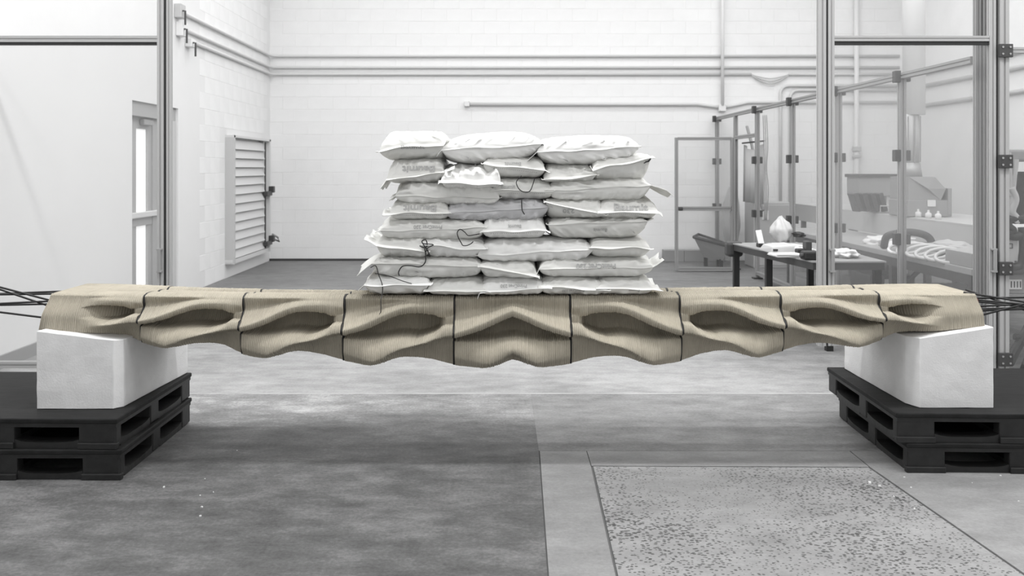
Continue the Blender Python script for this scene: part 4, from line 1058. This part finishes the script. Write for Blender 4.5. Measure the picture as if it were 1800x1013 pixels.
# far area by the swing gate
o = blob('covered_machine', 'rounded grey covered machine behind the far fence post', 'machine', 1271, 1300, 330, 440, 14.2, .4, 'ltgrey', 12, .10)
t = item('tapered_hopper', 'grey tapered hopper standing behind the open gate', 'hopper', (3.4, 13.4, 0))
MB().add([(2.92, 13.75, .44), (3.34, 13.3, .34), (3.40, 13.9, .34), (3.1, 14.3, .44), (3.08, 13.8, .14), (3.30, 13.5, .12), (3.34, 13.8, .12), (3.15, 14.0, .14)],
         [(0, 1, 2, 3), (4, 7, 6, 5), (0, 4, 5, 1), (1, 5, 6, 2), (2, 6, 7, 3), (3, 7, 4, 0)]).build('bowl', M['grey'], t)
MB().tube([(2.92, 13.75, .45), (3.34, 13.3, .35), (3.40, 13.9, .35), (3.1, 14.3, .45), (2.92, 13.75, .45)], .025, 8).build('rim', M['clamp'], t)
for x, y in ((3.12, 13.85), (3.28, 13.55), (3.3, 13.8)): MB().box((x, y, .07), (.05, .05, .14)).build('leg', M['black'], t)
for k in range(3):
    xa = WX(1163, YB)+k*.325
    o = MB().span((xa, YB-.22, 0.0), (xa+.32, YB-.03, .19)).build('curb_block', M['grey'], bevel=.008)
    tag(o, ['leftmost grey curb block along the back wall', 'middle grey curb block along the back wall', 'rightmost grey curb block along the back wall'][k], 'block', 'grey curb blocks along the back wall')
# hanging tarp and hoses by the fence
t = item('hanging_tarp', 'grey tarp hanging in the fence opening beside the gate', 'tarp', (3.55, 12.9, 1.2))
mb = MB(); n_ = 26
for k in range(n_+1):
    q = k/n_; y = 12.35+1.0*q; xo = 3.56+.03*math.sin(q*22)
    mb.v += [(xo, y, 1.0), (xo+.01, y, 1.85-0.1*math.sin(q*3))]
for k in range(n_): mb.f.append((2*k, 2*k+2, 2*k+3, 2*k+1))
o = mb.build('sheet', M['ltgrey'], t, smooth=True); sm = o.modifiers.new('thick', 'SOLIDIFY'); sm.thickness = .006
MB().tube([(3.56, 12.3, 1.86), (3.56, 13.4, 1.86)], .012).build('hanging_rod', M['clamp'], t)
o = MB().tube(bez([(3.60, 13.3, 2.1), (3.62, 13.1, 1.8), (3.62, 12.9, 1.4), (3.62, 12.7, 1.05), (3.64, 12.62, .9)]), .022, 8).build('hose', M['grey'], smooth=True); tag(o, 'dark hose hanging across the grey tarp', 'hose')
for k in range(3):
    o = MB().tube(bez([(3.515+.014*k, 12.19-.03*k, 2.2), (3.52+.016*k, 12.16-.03*k, 1.8), (3.515+.018*k, 12.13+.01*k, 1.5), (3.525+.014*k, 12.14-.03*k, 1.2), (3.52+.014*k, 12.15, .8)]), .006, 6).build('hanging_cable', M['grey'], smooth=True)
    tag(o, ['inner dark cable hanging behind the third far fence post', 'middle dark cable hanging behind the third far fence post', 'outer dark cable hanging behind the third far fence post'][k], 'cable', 'dark cables hanging behind a fence post')
t = item('white_cabinet', 'pale upright cabinet with a paper note behind the fence', 'cabinet', (4.1, 13.8, 0))
MB().span((3.78, 13.6, 0), (4.35, 14.1, .98)).build('body', M['ltgrey'], t, bevel=.01)
MB().span((3.80, 13.585, .04), (4.33, 13.6, .94)).build('door', M['ltgrey'], t, bevel=.004)
MB().span((3.9, 13.578, .72), (4.0, 13.584, .86)).build('note', M['paper'], t)
# equipment at the right edge
YE = 6.58
def e(px, py): return W(px, py, YE)
t = item('control_box', 'light grey control box hanging at the right edge', 'control box', e(1778, 442))
a, b = e(1768, 463), e(1790, 422)
MB().span((a.x, YE, a.z), (b.x, YE+.12, b.z)).build('housing', M['ltgrey'], t, bevel=.006)
a, b = e(1770, 437), e(1780, 428)
k_ = MB().span((a.x, YE-.004, a.z), (b.x, YE, a.z+.006)).span((a.x, YE-.004, b.z-.006), (b.x, YE, b.z)).span((a.x, YE-.004, a.z), (a.x+.006, YE, b.z)).span((b.x-.006, YE-.004, a.z), (b.x, YE, b.z)).build('square_mark', M['clamp'], t)
for px in (1771, 1785): MB().box(W(px, 460, YE)-Vector((0, .005, 0)), (.012, .01, .012)).build('screw', M['clamp'], t)
t = item('tool_stand', 'black folding stand with slanted legs at the right edge', 'stand', (4.05, YE, 0))
a = MB().tube([e(1826, 540), e(1771, 638)], .028, 8).build('slanted_leg', M['dkgrey'], t)
MB().tube([W(1826, 540, YE+.18), W(1775, 640, YE+.18)], .028, 8).build('slanted_leg', M['dkgrey'], t)
MB().tube([e(1783, 592), W(1850, 602, YE)], .024, 8).build('cross_bar', M['dkgrey'], t)
MB().tube([W(1840, 540, YE), W(1795, 660, YE-.05)], .024, 8).build('slanted_leg', M['dkgrey'], t)
a, b = e(1766, 481), e(1880, 470); MB().span((a.x, YE-.03, a.z), (b.x, YE+.16, b.z)).build('top_frame', M['dkgrey'], t)
MB().span((e(1826, 545).x, YE, e(1820, 545).z), (e(1880, 481).x, YE+.15, e(1880, 481).z)).build('body', M['dkgrey'], t)
t = item('labelled_crate', 'grey crate with a striped white label at the right edge', 'crate', e(1786, 510))
a, b = e(1769, 518), e(1812, 483); MB().span((a.x, YE+.02, a.z), (b.x, YE+.15, b.z)).build('crate', M['grey'], t, bevel=.008)
a, b = e(1775, 509), e(1798, 492); lb = MB().span((a.x, YE+.012, a.z), (b.x, YE+.02, b.z)).build('label_plate', M['white'], t)
for k in range(4): MB().span((a.x+.014+.022*k, YE+.009, a.z+.012), (a.x+.021+.022*k, YE+.012, b.z-.012)).build('stripe', M['clamp'], lb)
t = item('robot_tool', 'black jointed tool head with hoses at the right edge', 'tool head', e(1790, 380))
mb = MB()
a, b = e(1790, 395), e(1830, 302); MB().span((a.x, YE+.05, a.z), (b.x, YE+.25, b.z)).build('body', M['black'], t, bevel=.02)
a, b = e(1768, 308), e(1800, 303); MB().span((a.x, YE, a.z), (b.x, YE+.2, b.z)).build('bracket', M['black'], t)
MB().tube([e(1779, 314), W(1779, 314, YE+.2)], .045, 14).build('knuckle', M['clamp'], t)
MB().tube([W(1779, 314, YE-.01), W(1779, 314, YE+.0)], .025, 14).build('cap', M['ltgrey'], t)
MB().tube(bez([e(1776, 330), e(1784, 350), e(1778, 372), e(1786, 384), e(1784, 392)]), .03, 8).build('hose', M['ltgrey'], t, smooth=True)
MB().tube(bez([e(1800, 385), e(1774, 386), e(1772, 398), e(1780, 406), e(1772, 412), e(1785, 416), e(1800, 412)]), .032, 10).build('gripper', M['black'], t, smooth=True)
MB().tube(bez([e(1768, 468), e(1780, 472), e(1795, 466), e(1800, 440), e(1798, 400)]), .035, 8).build('hose', M['black'], t, smooth=True)
a, b = e(1770, 284), e(1840, 262); MB().span((a.x, YE+.1, a.z), (b.x, YE+.3, b.z)).build('arm', M['grey'], t, bevel=.02)
MB().tube([e(1773, 268), e(1776, 345)], .018, 8).build('rod', M['ltgrey'], t); MB().tube([e(1786, 280), e(1777, 365)], .02, 8).build('rod', M['ltgrey'], t)
